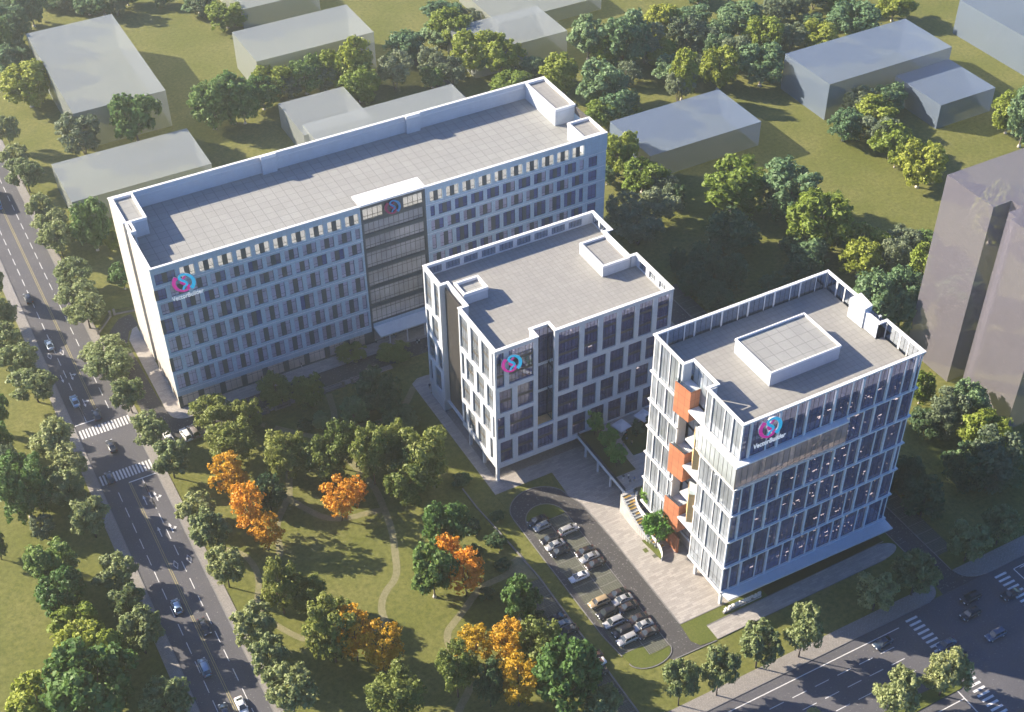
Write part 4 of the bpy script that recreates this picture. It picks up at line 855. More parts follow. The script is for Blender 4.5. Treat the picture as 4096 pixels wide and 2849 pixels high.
TREES = [(54.2, 470.8, 14.5, 12.0, 'T', 'A'),
 (63.7, 482.9, 13.9, 9.8, 'T', 'A'),
 (47.8, 457.6, 16.5, 8.8, 'G', 'A'),
 (50.3, 449.9, 11.5, 11.0, 'T', 'A'),
 (49.2, 426.7, 14.1, 14.5, 'Y', 'A'),
 (78.7, 489.1, 7.6, 8.1, 'W', 'A'),
 (83.7, 482.2, 7.3, 9.3, 'T', 'A'),
 (88.6, 479.4, 8.4, 9.8, 'T', 'A'),
 (92.5, 476.5, 9.6, 8.0, 'W', 'A'),
 (98.2, 482.6, 7.5, 8.1, 'T', 'A'),
 (109.6, 476.2, 6.4, 7.4, 'T', 'A'),
 (119.4, 463.9, 7.5, 10.3, 'T', 'A'),
 (124.3, 447.7, 8.7, 11.8, 'Y', 'A'),
 (119.7, 459.5, 7.4, 7.2, 'W', 'A'),
 (73.8, 495.7, 6.2, 10.7, 'T', 'A'),
 (57.7, 483.5, 12.0, 10.5, 'T', 'A'),
 (56.6, 389.0, 13.2, 12.5, 'W', 'A'),
 (73.1, 387.2, 16.7, 13.0, 'G', 'A'),
 (97.1, 383.5, 15.9, 12.0, 'G', 'A'),
 (103.8, 383.5, 15.7, 13.1, 'G', 'A'),
 (106.8, 381.9, 13.7, 8.9, 'G', 'A'),
 (115.4, 387.2, 10.7, 10.6, 'G', 'A'),
 (120.1, 391.5, 12.1, 11.3, 'Y', 'A'),
 (125.8, 390.0, 9.0, 9.7, 'W', 'A'),
 (131.3, 389.9, 12.7, 11.3, 'G', 'A'),
 (137.4, 387.7, 9.4, 9.1, 'W', 'A'),
 (141.8, 389.4, 12.9, 10.3, 'Y', 'A'),
 (143.4, 383.1, 8.1, 10.2, 'Y', 'A'),
 (148.0, 385.3, 16.0, 10.2, 'Y', 'A'),
 (36.9, 402.7, 11.4, 7.4, 'S', 'roadE'),
 (36.2, 375.8, 10.8, 10.9, 'S', 'roadE'),
 (35.6, 390.0, 7.8, 9.9, 'S', 'roadE'),
 (35.6, 356.4, 9.7, 8.3, 'S', 'roadE'),
 (36.8, 350.4, 7.5, 10.1, 'S', 'roadE'),
 (36.0, 342.0, 7.7, 10.4, 'S', 'roadE'),
 (45.8, 336.6, 15.3, 8.9, 'G', 'Aleft'),
 (50.3, 334.9, 5.1, 5.1, 'Y', 'Aleft'),
 (189.0, 396.2, 12.5, 13.0, 'Y', 'A'),
 (185.4, 398.2, 8.0, 12.5, 'T', 'A'),
 (194.0, 412.3, 6.8, 12.8, 'T', 'A'),
 (201.0, 406.3, 5.7, 7.0, 'W', 'A'),
 (158.4, 378.3, 13.1, 10.7, 'W', 'A'),
 (145.0, 376.4, 11.7, 11.7, 'Y', 'A'),
 (169.4, 394.3, 10.2, 12.2, 'T', 'A'),
 (172.1, 379.0, 10.7, 8.7, 'W', 'A'),
 (176.7, 371.6, 9.3, 8.6, 'W', 'A'),
 (169.8, 373.1, 6.8, 8.0, 'G', 'A'),
 (186.5, 375.9, 14.7, 13.7, 'Y', 'A'),
 (193.0, 368.5, 13.7, 12.5, 'Y', 'A'),
 (189.5, 371.7, 10.8, 8.2, 'T', 'A'),
 (188.8, 353.0, 9.1, 12.1, 'Y', 'A'),
 (201.2, 361.5, 7.7, 7.6, 'T', 'A'),
 (205.1, 350.9, 11.5, 11.7, 'Y', 'A'),
 (212.3, 335.1, 15.6, 13.1, 'T', 'A'),
 (227.5, 343.1, 7.2, 8.6, 'W', 'A'),
 (225.0, 364.3, 14.6, 11.7, 'T', 'A'),
 (233.2, 354.6, 18.2, 14.9, 'T', 'A'),
 (229.4, 359.2, 11.5, 11.1, 'Y', 'A'),
 (240.7, 352.9, 13.0, 12.2, 'W', 'A'),
 (252.7, 361.6, 13.9, 11.4, 'Y', 'A'),
 (255.8, 353.4, 13.0, 9.6, 'W', 'A'),
 (244.1, 348.5, 8.1, 10.5, 'Y', 'A'),
 (241.5, 337.6, 8.6, 10.8, 'T', 'A'),
 (235.9, 325.4, 11.6, 9.0, 'W', 'A'),
 (212.5, 324.8, 11.0, 11.8, 'T', 'A'),
 (206.2, 325.1, 8.5, 9.7, 'Y', 'A'),
 (214.6, 324.8, 6.5, 8.8, 'Y', 'A'),
 (195.6, 297.5, 14.1, 10.2, 'Y', 'A'),
 (190.0, 294.7, 5.7, 5.3, 'T', 'A'),
 (197.0, 285.9, 10.6, 11.4, 'Y', 'A'),
 (199.3, 278.0, 7.9, 8.0, 'W', 'A'),
 (182.0, 272.1, 11.3, 9.6, 'W', 'A'),
 (181.8, 264.2, 10.4, 11.3, 'W', 'A'),
 (192.8, 270.5, 10.1, 10.6, 'W', 'A'),
 (265.5, 320.5, 14.3, 13.6, 'T', 'R'),
 (280.4, 339.5, 11.5, 11.3, 'Y', 'R'),
 (252.0, 325.7, 13.7, 10.2, 'Y', 'R'),
 (260.6, 349.4, 10.2, 12.4, 'W', 'R'),
 (237.6, 325.6, 18.4, 7.9, 'Y', 'R'),
 (248.0, 336.4, 8.5, 8.2, 'W', 'R'),
 (269.8, 349.4, 10.3, 8.5, 'T', 'R'),
 (281.1, 354.3, 10.5, 13.3, 'T', 'R'),
 (296.8, 354.4, 9.1, 10.0, 'W', 'R'),
 (305.5, 352.9, 9.2, 7.7, 'W', 'R'),
 (269.8, 366.8, 7.1, 11.1, 'T', 'R'),
 (290.3, 336.6, 8.5, 9.1, 'W', 'R'),
 (298.3, 332.0, 8.9, 11.5, 'Y', 'R'),
 (305.5, 345.3, 5.0, 7.6, 'T', 'R'),
 (314.9, 333.3, 11.1, 14.6, 'T', 'R'),
 (334.5, 335.2, 10.8, 12.0, 'Y', 'R'),
 (263.2, 331.5, 13.1, 9.4, 'W', 'R'),
 (261.5, 341.2, 10.3, 8.4, 'T', 'R'),
 (315.5, 356.4, 10.3, 10.3, 'W', 'R'),
 (322.0, 352.8, 9.0, 10.9, 'Y', 'R'),
 (282.2, 381.0, 7.4, 10.2, 'T', 'R'),
 (280.3, 289.1, 10.3, 9.5, 'W', 'R'),
 (290.6, 286.7, 9.6, 10.2, 'T', 'R'),
 (280.6, 280.1, 9.6, 12.6, 'Y', 'R'),
 (267.8, 279.7, 10.6, 9.8, 'T', 'R'),
 (274.2, 270.8, 10.1, 10.8, 'W', 'R'),
 (274.0, 264.7, 11.1, 11.2, 'Y', 'R'),
 (274.6, 260.3, 8.1, 8.1, 'W', 'R'),
 (271.8, 259.9, 8.5, 5.5, 'Y', 'R'),
 (270.5, 248.0, 13.8, 12.4, 'Y', 'R'),
 (315.4, 258.1, 13.1, 9.1, 'Y', 'R'),
 (313.3, 250.0, 21.3, 10.0, 'T', 'R'),
 (214.6, 264.8, 15.1, 16.9, 'Y', 'R'),
 (202.5, 249.2, 12.6, 13.5, 'D', 'R'),
 (227.1, 254.1, 16.6, 15.5, 'T', 'R'),
 (225.1, 238.3, 17.6, 15.5, 'Y', 'R'),
 (218.1, 237.1, 7.4, 9.9, 'D', 'R'),
 (233.6, 228.4, 9.6, 11.0, 'Y', 'R'),
 (242.6, 223.4, 8.5, 9.6, 'W', 'R'),
 (250.8, 222.3, 5.8, 7.0, 'G', 'R'),
 (201.0, 273.3, 8.5, 4.7, 'D', 'R'),
 (268.7, 215.8, 17.9, 12.3, 'Y', 'R'),
 (279.6, 216.7, 14.9, 9.6, 'T', 'R'),
 (181.6, 236.8, 10.1, 8.6, 'D', 'R'),
 (183.2, 228.4, 8.5, 8.5, 'D', 'R'),
 (183.5, 246.6, 8.8, 4.8, 'D', 'R'),
 (192.9, 234.9, 10.2, 8.3, 'D', 'R'),
 (190.5, 243.5, 9.1, 8.8, 'D', 'R'),
 (208.9, 224.4, 11.1, 9.2, 'D', 'R'),
 (201.2, 224.7, 7.3, 8.7, 'D', 'R'),
 (217.8, 233.3, 8.9, 9.9, 'T', 'R'),
 (212.0, 201.1, 19.8, 11.0, 'T', 'R'),
 (219.2, 197.1, 18.8, 11.5, 'T', 'R'),
 (226.3, 221.9, 11.5, 9.8, 'Y', 'R'),
 (234.6, 217.3, 10.9, 7.6, 'W', 'R'),
 (236.2, 207.5, 14.2, 8.9, 'Y', 'R'),
 (241.5, 199.9, 10.6, 11.5, 'T', 'R'),
 (231.0, 190.5, 13.0, 8.6, 'G', 'R'),
 (206.4, 173.5, 9.9, 5.3, 'Y', 'R'),
 (203.3, 161.8, 12.2, 8.7, 'W', 'R'),
 (210.9, 162.6, 12.3, 8.4, 'T', 'R'),
 (200.0, 164.2, 7.5, 7.1, 'D', 'R'),
 (207.3, 152.2, 12.5, 9.9, 'Y', 'R'),
 (200.4, 143.6, 15.2, 10.8, 'W', 'R'),
 (197.3, 147.1, 7.9, 7.3, 'T', 'R'),
 (182.5, 151.2, 11.5, 6.4, 'D', 'R'),
 (195.7, 145.5, 13.7, 9.6, 'D', 'R'),
 (202.6, 143.1, 8.9, 10.0, 'D', 'R'),
 (181.1, 144.0, 11.2, 8.6, 'D', 'R'),
 (181.1, 153.6, 8.1, 7.5, 'D', 'R'),
 (180.7, 129.1, 11.1, 9.5, 'S', 'roadN'),
 (190.1, 129.2, 10.1, 8.5, 'S', 'roadN'),
 (164.1, 127.2, 11.2, 9.5, 'S', 'roadN'),
 (154.2, 128.0, 10.6, 9.0, 'S', 'roadN'),
 (123.7, 127.8, 12.2, 9.0, 'S', 'roadN'),
 (132.9, 125.7, 15.0, 7.7, 'S', 'roadN'),
 (112.7, 126.0, 14.2, 7.2, 'S', 'roadN'),
 (104.7, 127.7, 13.8, 6.5, 'S', 'roadN'),
 (141.2, 105.8, 11.1, 8.9, 'S', 'median'),
 (151.8, 104.5, 11.6, 9.1, 'S', 'median'),
 (126.4, 112.2, 2.5, 2.9, 'S', 'median'),
 (15.7, 325.5, 11.8, 5.5, 'S', 'roadW'),
 (13.3, 312.3, 9.0, 8.9, 'S', 'roadW'),
 (12.7, 301.7, 9.7, 9.1, 'S', 'roadW'),
 (13.9, 291.2, 10.0, 9.8, 'S', 'roadW'),
 (15.0, 280.2, 9.4, 10.8, 'S', 'roadW'),
 (14.4, 257.2, 11.3, 9.9, 'S', 'roadW'),
 (14.7, 248.8, 10.1, 9.7, 'S', 'roadW'),
 (12.9, 239.4, 11.7, 8.7, 'S', 'roadW'),
 (36.2, 337.3, 11.3, 8.0, 'S', 'roadE'),
 (35.9, 320.7, 9.1, 10.4, 'S', 'roadE'),
 (34.2, 311.3, 8.7, 11.1, 'S', 'roadE'),
 (34.3, 302.7, 9.6, 10.5, 'S', 'roadE'),
 (34.5, 286.7, 6.6, 10.5, 'S', 'roadE'),
 (33.7, 278.4, 9.1, 12.0, 'S', 'roadE'),
 (34.4, 264.9, 10.3, 8.0, 'S', 'roadE'),
 (35.3, 250.2, 10.1, 8.6, 'S', 'roadE'),
 (36.5, 238.1, 11.0, 9.5, 'S', 'roadE'),
 (47.4, 315.1, 7.7, 6.3, 'G', 'Aleft'),
 (4.4, 273.3, 11.9, 5.3, 'G', 'W'),
 (2.1, 255.7, 12.2, 5.9, 'W', 'W'),
 (5.6, 249.1, 12.0, 8.5, 'G', 'W'),
 (3.0, 264.8, 10.4, 5.2, 'G', 'W'),
 (50.8, 249.8, 9.1, 9.8, 'P', 'fence'),
 (57.9, 244.9, 10.0, 7.4, 'P', 'fence'),
 (67.0, 250.6, 8.3, 9.1, 'P', 'fence'),
 (74.0, 245.4, 10.5, 7.9, 'P', 'fence'),
 (51.0, 237.0, 11.1, 11.1, 'P', 'park'),
 (60.2, 225.1, 13.9, 10.1, 'P', 'park'),
 (67.6, 219.5, 12.2, 10.0, 'P', 'park'),
 (73.4, 236.7, 4.9, 3.5, 'T', 'park'),
 (72.6, 221.4, 13.8, 8.2, 'P', 'park'),
 (62.0, 242.0, 3.2, 2.3, 'D', 'park'),
 (90.0, 257.3, 3.9, 7.7, 'P', 'fence'),
 (99.3, 251.4, 4.9, 8.1, 'P', 'fence'),
 (88.3, 235.8, 12.2, 9.3, 'D', 'park'),
 (80.6, 233.6, 8.8, 5.8, 'T', 'park'),
 (90.3, 228.2, 5.2, 7.3, 'D', 'park'),
 (76.9, 213.2, 19.3, 8.5, 'P', 'park'),
 (82.7, 214.6, 15.6, 8.9, 'P', 'park'),
 (86.7, 206.6, 18.2, 12.1, 'P', 'park'),
 (81.0, 204.0, 13.5, 9.4, 'P', 'park'),
 (46.2, 226.0, 13.7, 7.4, 'O', 'park'),
 (46.4, 212.0, 17.6, 7.2, 'O', 'park'),
 (48.0, 206.3, 11.8, 6.4, 'O', 'park'),
 (47.2, 223.4, 10.7, 5.5, 'O', 'park'),
 (52.8, 217.5, 9.8, 7.0, 'D', 'park'),
 (44.3, 187.6, 15.9, 8.2, 'P', 'park'),
 (49.4, 185.1, 11.2, 7.5, 'P', 'park'),
 (49.0, 170.6, 18.9, 10.6, 'P', 'park'),
 (65.7, 206.5, 13.9, 7.2, 'O', 'park'),
 (36.6, 221.0, 7.9, 9.2, 'S', 'roadE'),
 (36.7, 211.1, 11.7, 9.3, 'S', 'roadE'),
 (36.5, 200.2, 11.2, 8.1, 'S', 'roadE'),
 (36.5, 181.1, 12.5, 9.8, 'S', 'roadE'),
 (36.5, 172.4, 12.3, 8.6, 'S', 'roadE'),
 (36.8, 163.2, 12.6, 10.1, 'S', 'roadE'),
 (15.1, 228.6, 11.8, 9.3, 'S', 'roadW'),
 (15.5, 211.6, 8.8, 9.6, 'S', 'roadW'),
 (15.4, 201.4, 10.3, 8.0, 'S', 'roadW'),
 (15.3, 191.7, 12.4, 9.2, 'S', 'roadW'),
 (14.8, 172.8, 11.8, 8.9, 'S', 'roadW'),
 (4.0, 219.0, 12.0, 8.3, 'G', 'W'),
 (3.8, 209.1, 12.0, 8.5, 'G', 'W'),
 (4.8, 200.7, 9.8, 8.4, 'Y', 'W'),
 (3.4, 192.9, 12.5, 10.3, 'Y', 'W'),
 (6.6, 188.4, 12.2, 8.8, 'Y', 'W'),
 (2.4, 180.4, 19.1, 14.7, 'G', 'W'),
 (-7.3, 185.0, 11.7, 9.8, 'Y', 'W'),
 (3.8, 241.8, 15.9, 9.9, 'G', 'W'),
 (5.2, 233.4, 6.9, 4.9, 'W', 'W'),
 (-5.1, 232.2, 11.5, 4.1, 'D', 'W'),
 (70.4, 208.4, 9.9, 4.7, 'O', 'park'),
 (74.3, 176.2, 15.6, 8.2, 'G', 'park'),
 (81.4, 185.5, 16.1, 8.4, 'G', 'park'),
 (79.1, 178.5, 15.0, 6.2, 'O', 'park'),
 (80.4, 173.2, 14.5, 7.5, 'O', 'park'),
 (87.3, 161.8, 12.0, 6.7, 'G', 'park'),
 (53.0, 168.7, 17.2, 7.6, 'O', 'park'),
 (53.0, 176.9, 9.2, 6.1, 'P', 'park'),
 (56.5, 163.1, 16.3, 7.5, 'O', 'park'),
 (54.4, 151.8, 14.4, 10.6, 'P', 'park'),
 (74.0, 156.6, 11.0, 7.2, 'O', 'park'),
 (79.7, 153.0, 14.5, 6.6, 'O', 'park'),
 (76.8, 143.1, 15.6, 7.7, 'O', 'park'),
 (67.1, 150.8, 16.3, 8.1, 'P', 'park'),
 (71.8, 145.6, 14.4, 4.8, 'D', 'park'),
 (84.7, 148.9, 13.1, 9.5, 'P', 'park'),
 (84.1, 137.6, 19.7, 10.6, 'G', 'park'),
 (89.6, 131.6, 9.6, 7.0, 'S', 'lot'),
 (83.5, 135.4, 3.5, 3.8, 'S', 'lot')]
TREES += [(x, y, h, w_, 'B', 'park') for x, y, h, w_ in ((84,229,2.6,5),(78,230,2.2,4.2),(86,238,2.4,5),(92,236,2.2,4.4),(70,239,2,4),(90,190,2.2,5),(93,183,2.3,5.2),(87,183,2,4.4),(91,176.5,1.8,4),(88.5,168,2.2,4.8),(84,171,1.8,3.8),(97,190,1.8,3.6),(90,160,2.2,4.6),(95,204,2.2,5))]
PTREES = [(127.1, 197.8, 5.6, 6.6, 4.1, 'N'), (127.5, 192.3, 5.6, 5.9, 4.9, 'N'), (126.1, 186.3, 5.6, 6.7, 4.9, 'N'), (135.4, 192.5, 5.6, 5.2, 2.9, 'F'), (140.2, 193.9, 5.6, 3.5, 2.7, 'F'), (127.1, 173.7, 3.2, 5.8, 4.2, 'N'), (123.4, 164.8, 0.3, 10.4, 5.6, 'N'), (123.7, 167.6, 0.3, 7.1, 3.8, 'N')]
LMK = [('the far upper-left square glass block',71,420,15,30),("the low glass block by the avenue",65,362,21,12),('the long glass block left of top centre',138,406,21,12),('the crossing glass blocks behind the long office',140,358,26,14),('the half-hidden glass block at top centre',203,382,18,11),('the wide glass block at top right of centre',227,410,21,15),('the long blue glass block',295,304,25,12),('the small blue glass block',309,281,11,11),('the corner glass block at top right',365,295,19,25),('the flat glass block',222,302,20,12),('the slotted violet tower',235,174,17,18),("the long office's right end",167,277,3,17),('the middle block',140,218,8,18),('the right-hand block',160,159,10,15)]
RT = np.array([[0.87841607, -0.47783693, -0.00755517], [0.32105599, 0.57834514, 0.74995997], [0.35398908, 0.66120252, -0.66144007]])
def img(x, y, z=0):
    c = RT @ np.array([x, y, z-230.000]); return (2058.668 + 5484.305*c[0]/c[2], 1519.266 - 5484.305*c[1]/c[2])
def where(x, y, zone):
    if zone == 'roadE': return "on the avenue's building-side edge"
    if zone == 'roadW': return "on the avenue's left verge"
    if zone == 'roadN': return 'along the wide road'
    if zone == 'median': return 'on the grass median'
    if zone == 'Aleft': return "against the long office's end wall"
    if zone == 'W': return 'on the lawn left of the avenue'
    if zone == 'fence': return "by the long office's front fence"
    if zone == 'lot': return 'by the small car park'
    if zone == 'park': return 'in the park'
    best = min(LMK, key=lambda l: math.hypot(max(0, abs(x-l[1])-l[3]), max(0, abs(y-l[2])-l[4])))
    dx, dy = x-best[1], y-best[2]; ex, ey = abs(dx)-best[3], abs(dy)-best[4]
    side = ('behind' if dy > 0 else 'before') if ey > ex else ('right of' if dx > 0 else 'left of')
    return side + ' ' + best[0]
def nth(i, n, a, z):
    if n == 1: return ''
    if i == 0: return a if n > 2 else a.replace('most', '').replace('nearest','nearer')
    if i == n-1: return z
    return ordn(i) + ' from ' + a.replace('most', '').replace('nearest', 'the front')
def plant(x, y, z, H, wd, t, label, group, v, rz):
    me, tr, R, H0 = TP[SHAPE[t]][v % len(TP[SHAPE[t]])]
    ro = thing(LOOK[t][1], label, 'shrub' if t == 'B' else 'tree', (x, y, z), rz, group)
    s = wd/2/R*(1.2 if t in 'YTWGD' else 1.22 if t == 'O' else 1.06); ro.scale = (s, s, H/H0*(1.06 if t in 'YTWG' else 1))
    c = D.objects.new('leaf_crown', me); COL.objects.link(c); c.parent = ro
    c.material_slots[0].link = 'OBJECT'; c.material_slots[0].material = M[MATK.get(t, t)]
    k = D.objects.new('trunk', tr); COL.objects.link(k); k.parent = ro
grp = {}
for q in TREES: grp.setdefault((q[4], where(q[0], q[1], q[5])), []).append(q)
rnd = random.Random(11)
for (t, wh), L in grp.items():
    vert = any(s in wh for s in ('avenue', 'park')) and 'glass' not in wh
    L.sort(key=(lambda q: -img(q[0], q[1])[1]) if vert else (lambda q: img(q[0], q[1])[0]))
    for i, q in enumerate(L):
        pos = nth(i, len(L), 'nearest' if vert else 'leftmost', 'farthest' if vert else 'rightmost')
        lab = LOOK[t][0] + ' ' + wh + (', ' + pos + (' of ' + str(len(L)) if len(L) > 1 else '') if pos else '')
        plant(q[0], q[1], 0, q[2], q[3], t, lab, 'trees of the campus and its surroundings', rnd.randrange(9), rnd.random()*6.28)
for (x, y, z, H, wd, t), lab in zip(PTREES, ['small bright tree on the deck lawn nearest the middle block','small bright tree midway along the deck lawn strip','small bright tree on the deck lawn nearest the stairs','small dark conifer on the deck lawn left of the other','small dark conifer on the deck half hidden by the right-hand block','small bright tree in the upper curved white planter','small bright tree on dark trunk in the lower curved planter','small bright tree just behind the lower curved planter tree']):
    plant(x, y, z, H, wd, t, lab, 'small trees round the raised deck', rnd.randrange(9), rnd.random()*6.28)
# ------------------------------------------------------------ vehicles
ABS = False
def loft(b, secs, m=0, caps=True):
    """secs: list of rings (same count); quads between them"""
    n = len(secs[0]); i0 = len(b.v)
    for s in secs: b.v += [tuple(p) for p in s]
    for k in range(len(secs)-1):
        for j in range(n): b.f.append((i0+k*n+j, i0+k*n+(j+1) % n, i0+(k+1)*n+(j+1) % n, i0+(k+1)*n+j)); b.m.append(m)
    if caps: b.f.append(tuple(i0+j for j in reversed(range(n)))); b.m.append(m); b.f.append(tuple(i0+(len(secs)-1)*n+j for j in range(n))); b.m.append(m)
CAR = {'s': dict(L=4.75, W=1.82, hood=[(0,.58),(.12,.68),(.30,.86)], roof=1.44, cab=(.24,.40,.68,.88), tail=.98, deck=[(.86,.99),(.97,.92),(1,.72)]),
       'h': dict(L=4.25, W=1.78, hood=[(0,.58),(.12,.70),(.24,.90)], roof=1.50, cab=(.20,.36,.82,.97), tail=.95, deck=[(.86,.96),(.97,.92),(1,.7)]),
       'v': dict(L=4.85, W=1.92, hood=[(0,.70),(.10,.86),(.26,1.04)], roof=1.74, cab=(.23,.36,.88,.985), tail=1.08, deck=[(.86,1.08),(.97,1.04),(1,.8)])}
CARMESH = {}
def car_meshes(kind):
    s = CAR[kind]; L, W = s['L'], s['W']; body = MB()
    prof = s['hood'] + [(.45, s['tail']), (.7, s['tail'])] + s['deck']
    secs = []
    for t, zt in prof:
        x = L/2 - t*L; wv = W/2*(1 - .16*abs(2*t-1)**4 - (.04 if t in (0,1) else 0)); zb = .30 + (.1 if t in (0,1) else 0)
        secs.append([(x,-wv*.9,zb),(x,wv*.9,zb),(x,wv,zb+.15),(x,wv*1.0,zt-.16),(x,wv*.9,zt),(x,-wv*.9,zt),(x,-wv,zt-.16),(x,-wv,zb+.15)])
    loft(body, secs)
    a, b_, c, d = s['cab']; zt = s['tail']-.03; gl = MB()
    def ring(t, z, wf): x = L/2-t*L; return (x, W/2*wf, z)
    base = [(L/2-a*L, .84), (L/2-d*L, .84)]; top = [(L/2-b_*L-.05, .68), (L/2-c*L, .68)]
    zr = s['roof']
    B4 = [(base[0][0],-W/2*.84,zt),(base[0][0],W/2*.84,zt),(base[1][0],W/2*.82,zt),(base[1][0],-W/2*.82,zt)]
    T4 = [(top[0][0],-W/2*.68,zr-.06),(top[0][0],W/2*.68,zr-.06),(top[1][0],W/2*.67,zr-.06),(top[1][0],-W/2*.67,zr-.06)]
    loft(gl, [B4, T4])
    # roof and pillars belong to the painted body
    def shrink(q, k): cx_ = sum(p[0] for p in q)/4; return [((p[0]-cx_)*k+cx_, p[1]*k, zr) for p in q]
    loft(body, [[(p[0]*1.0, p[1]*1.02, p[2]) for p in T4], shrink(T4, .9)])
    for i in range(4): body.tube([Vector(B4[i])*1.0, Vector(T4[i])], .05, 5)
    for q in (.5, .78 if kind != 's' else .74):
        for sgn in (-1, 1):
            x = base[0][0] + (base[1][0]-base[0][0])*q; body.tube([(x, sgn*W/2*.835, zt),(x*.97, sgn*W/2*.685, zr-.05)], .045, 4)
    for sgn in (-1, 1): body.box(base[0][0]-.35, base[0][0]-.15, sgn*W/2*.9, sgn*(W/2*.9+.2), zt-.02, zt+.14)
    wh = MB(); rm = MB()
    def cyl(b, r, w_, n=14):
        f = [(r*math.cos(2*PI*j/n), -w_/2, r*math.sin(2*PI*j/n)) for j in range(n)]; g_ = [(p[0], w_/2, p[2]) for p in f]; loft(b, [f, g_])
    r = .33 if kind != 'v' else .38
    cyl(wh, r, .22); cyl(rm, r*.62, .235, 10)
    hl, tl = MB(), MB(); hl.box(-.06,.1,-.2,.2,-.07,.07); tl.box(-.05,.05,-.17,.17,-.08,.08)
    return dict(body=body.mesh('body', M['white'], True), glass=gl.mesh('window_glass', M['carglass']), wheel=wh.mesh('wheel', M['tyre']), rim=rm.mesh('rim', M['rim']), hl=hl.mesh('headlight', M['lens']), tl=tl.mesh('tail_light', M['tail']), r=r)
CARLAB = {'s':'saloon car','h':'hatchback','v':'SUV'}
COLN = dict(black='black',dark='charcoal',brown='dark brown',silver='silver',grey='grey',white='white',tan='tan',taupe='grey-brown',lightblue='pale blue',bluegrey='blue-grey',navy='dark navy',blue='dark blue',busblue='blue')
def car(x, y, kind, colr, h, label, group, z=.05):
    if kind not in CARMESH: CARMESH[kind] = car_meshes(kind)
    q = CARMESH[kind]; s = CAR[kind]
    ro = thing('parked_car' if 'park' in group else 'car', label, 'car', (x, y, z), math.radians(h), group)
    bo = link('body', q['body'], ro); bo.material_slots[0].link = 'OBJECT'; bo.material_slots[0].material = PAINT[colr]
    link('window_glass', q['glass'], ro)
    for fx in (.18, .80):
        for sy in (-1, 1):
            w_ = link('wheel', q['wheel'], ro); w_.location = (s['L']/2-fx*s['L'], sy*(s['W']/2-.13), q['r']); link('rim', q['rim'], w_)
    for sy in (-1, 1):
        o = link('headlight', q['hl'], ro); o.location = (s['L']/2-.14, sy*s['W']*.32, .62 if kind != 'v' else .76)
        o = link('tail_light', q['tl'], ro); o.location = (-s['L']/2+.06, sy*s['W']*.33, .74 if kind != 'v' else .9)
    return ro
CARS = {'lotW': [(104.22, 184.45, 's', 'black', 180), (104.28, 182.4, 'h', 'grey', 180), (103.96, 178.27, 's', 'black', 180), (104.01, 176.11, 's', 'silver', 180), (103.98, 173.97, 's', 'black', 180), (104.06, 165.6, 's', 'white', 180), (104.17, 157.46, 'v', 'tan', 180), (104.15, 154.23, 'v', 'black', 180), (104.17, 151.36, 'v', 'silver', 180), (104.54, 148.42, 'v', 'black', 180), (104.22, 146.18, 'v', 'silver', 180)], 'lotE': [(108.97, 178.55, 'v', 'silver', 0), (108.91, 171.3, 's', 'brown', 180), (108.9, 169.32, 's', 'silver', 180), (108.92, 167.09, 's', 'brown', 180), (108.86, 157.56, 's', 'brown', 180), (108.93, 155.66, 's', 'silver', 180), (108.86, 153.46, 's', 'brown', 180), (109.06, 149.75, 's', 'brown', 180), (109.02, 147.74, 's', 'silver', 180), (108.9, 145.55, 's', 'brown', 180)], 'small': [(93.87, 158.08, 's', 'black', 180), (93.96, 156.05, 's', 'grey', 180), (94.44, 154.14, 's', 'black', 180), (95.46, 145.98, 's', 'brown', 180), (95.15, 143.91, 's', 'white', 180), (94.32, 141.92, 's', 'black', 180)], 'road': [(24.73, 200.09, 'h', 'lightblue', 90), (28.13, 191.99, 's', 'dark', -90), (24.69, 181.86, 'v', 'bluegrey', 90), (24.71, 169.41, 's', 'navy', 90), (28.11, 169.31, 's', 'white', -90), (22.89, 322.89, 'v', 'dark', 90), (22.96, 300.46, 's', 'bluegrey', 90), (22.98, 275.42, 's', 'lightblue', 90), (26.36, 267.84, 'h', 'navy', 90), (26.43, 255.15, 's', 'dark', 90), (23.01, 244.83, 'h', 'navy', 90)], 'yard': [(43.44, 250.33, 'v', 'white', 95), (45.42, 250.49, 'v', 'taupe', 95), (39.43, 251.3, 's', 'white', 95)], 'north': [(150.15, 119.93, 's', 'navy', 180), (161.33, 113.31, 's', 'blue', 180), (160.92, 110.03, 'v', 'dark', 180), (174.21, 120.16, 'v', 'black', 180), (171.18, 116.86, 'v', 'black', 180), (171.94, 110.22, 'v', 'blue', 180), (182.55, 116.78, 's', 'black', 180)]}
WH = {'lotW':("in the big lot's left column",'cars parked in the big lot'),'lotE':("in the big lot's right column",'cars parked in the big lot'),'small':('in the small shaded car park','cars parked in the small lot'),'road':('driving on the left avenue','cars on the avenue'),'yard':("parked by the fence before the long office",'cars parked in the yard'),'north':('on the wide road at the lower right','cars on the wide road')}
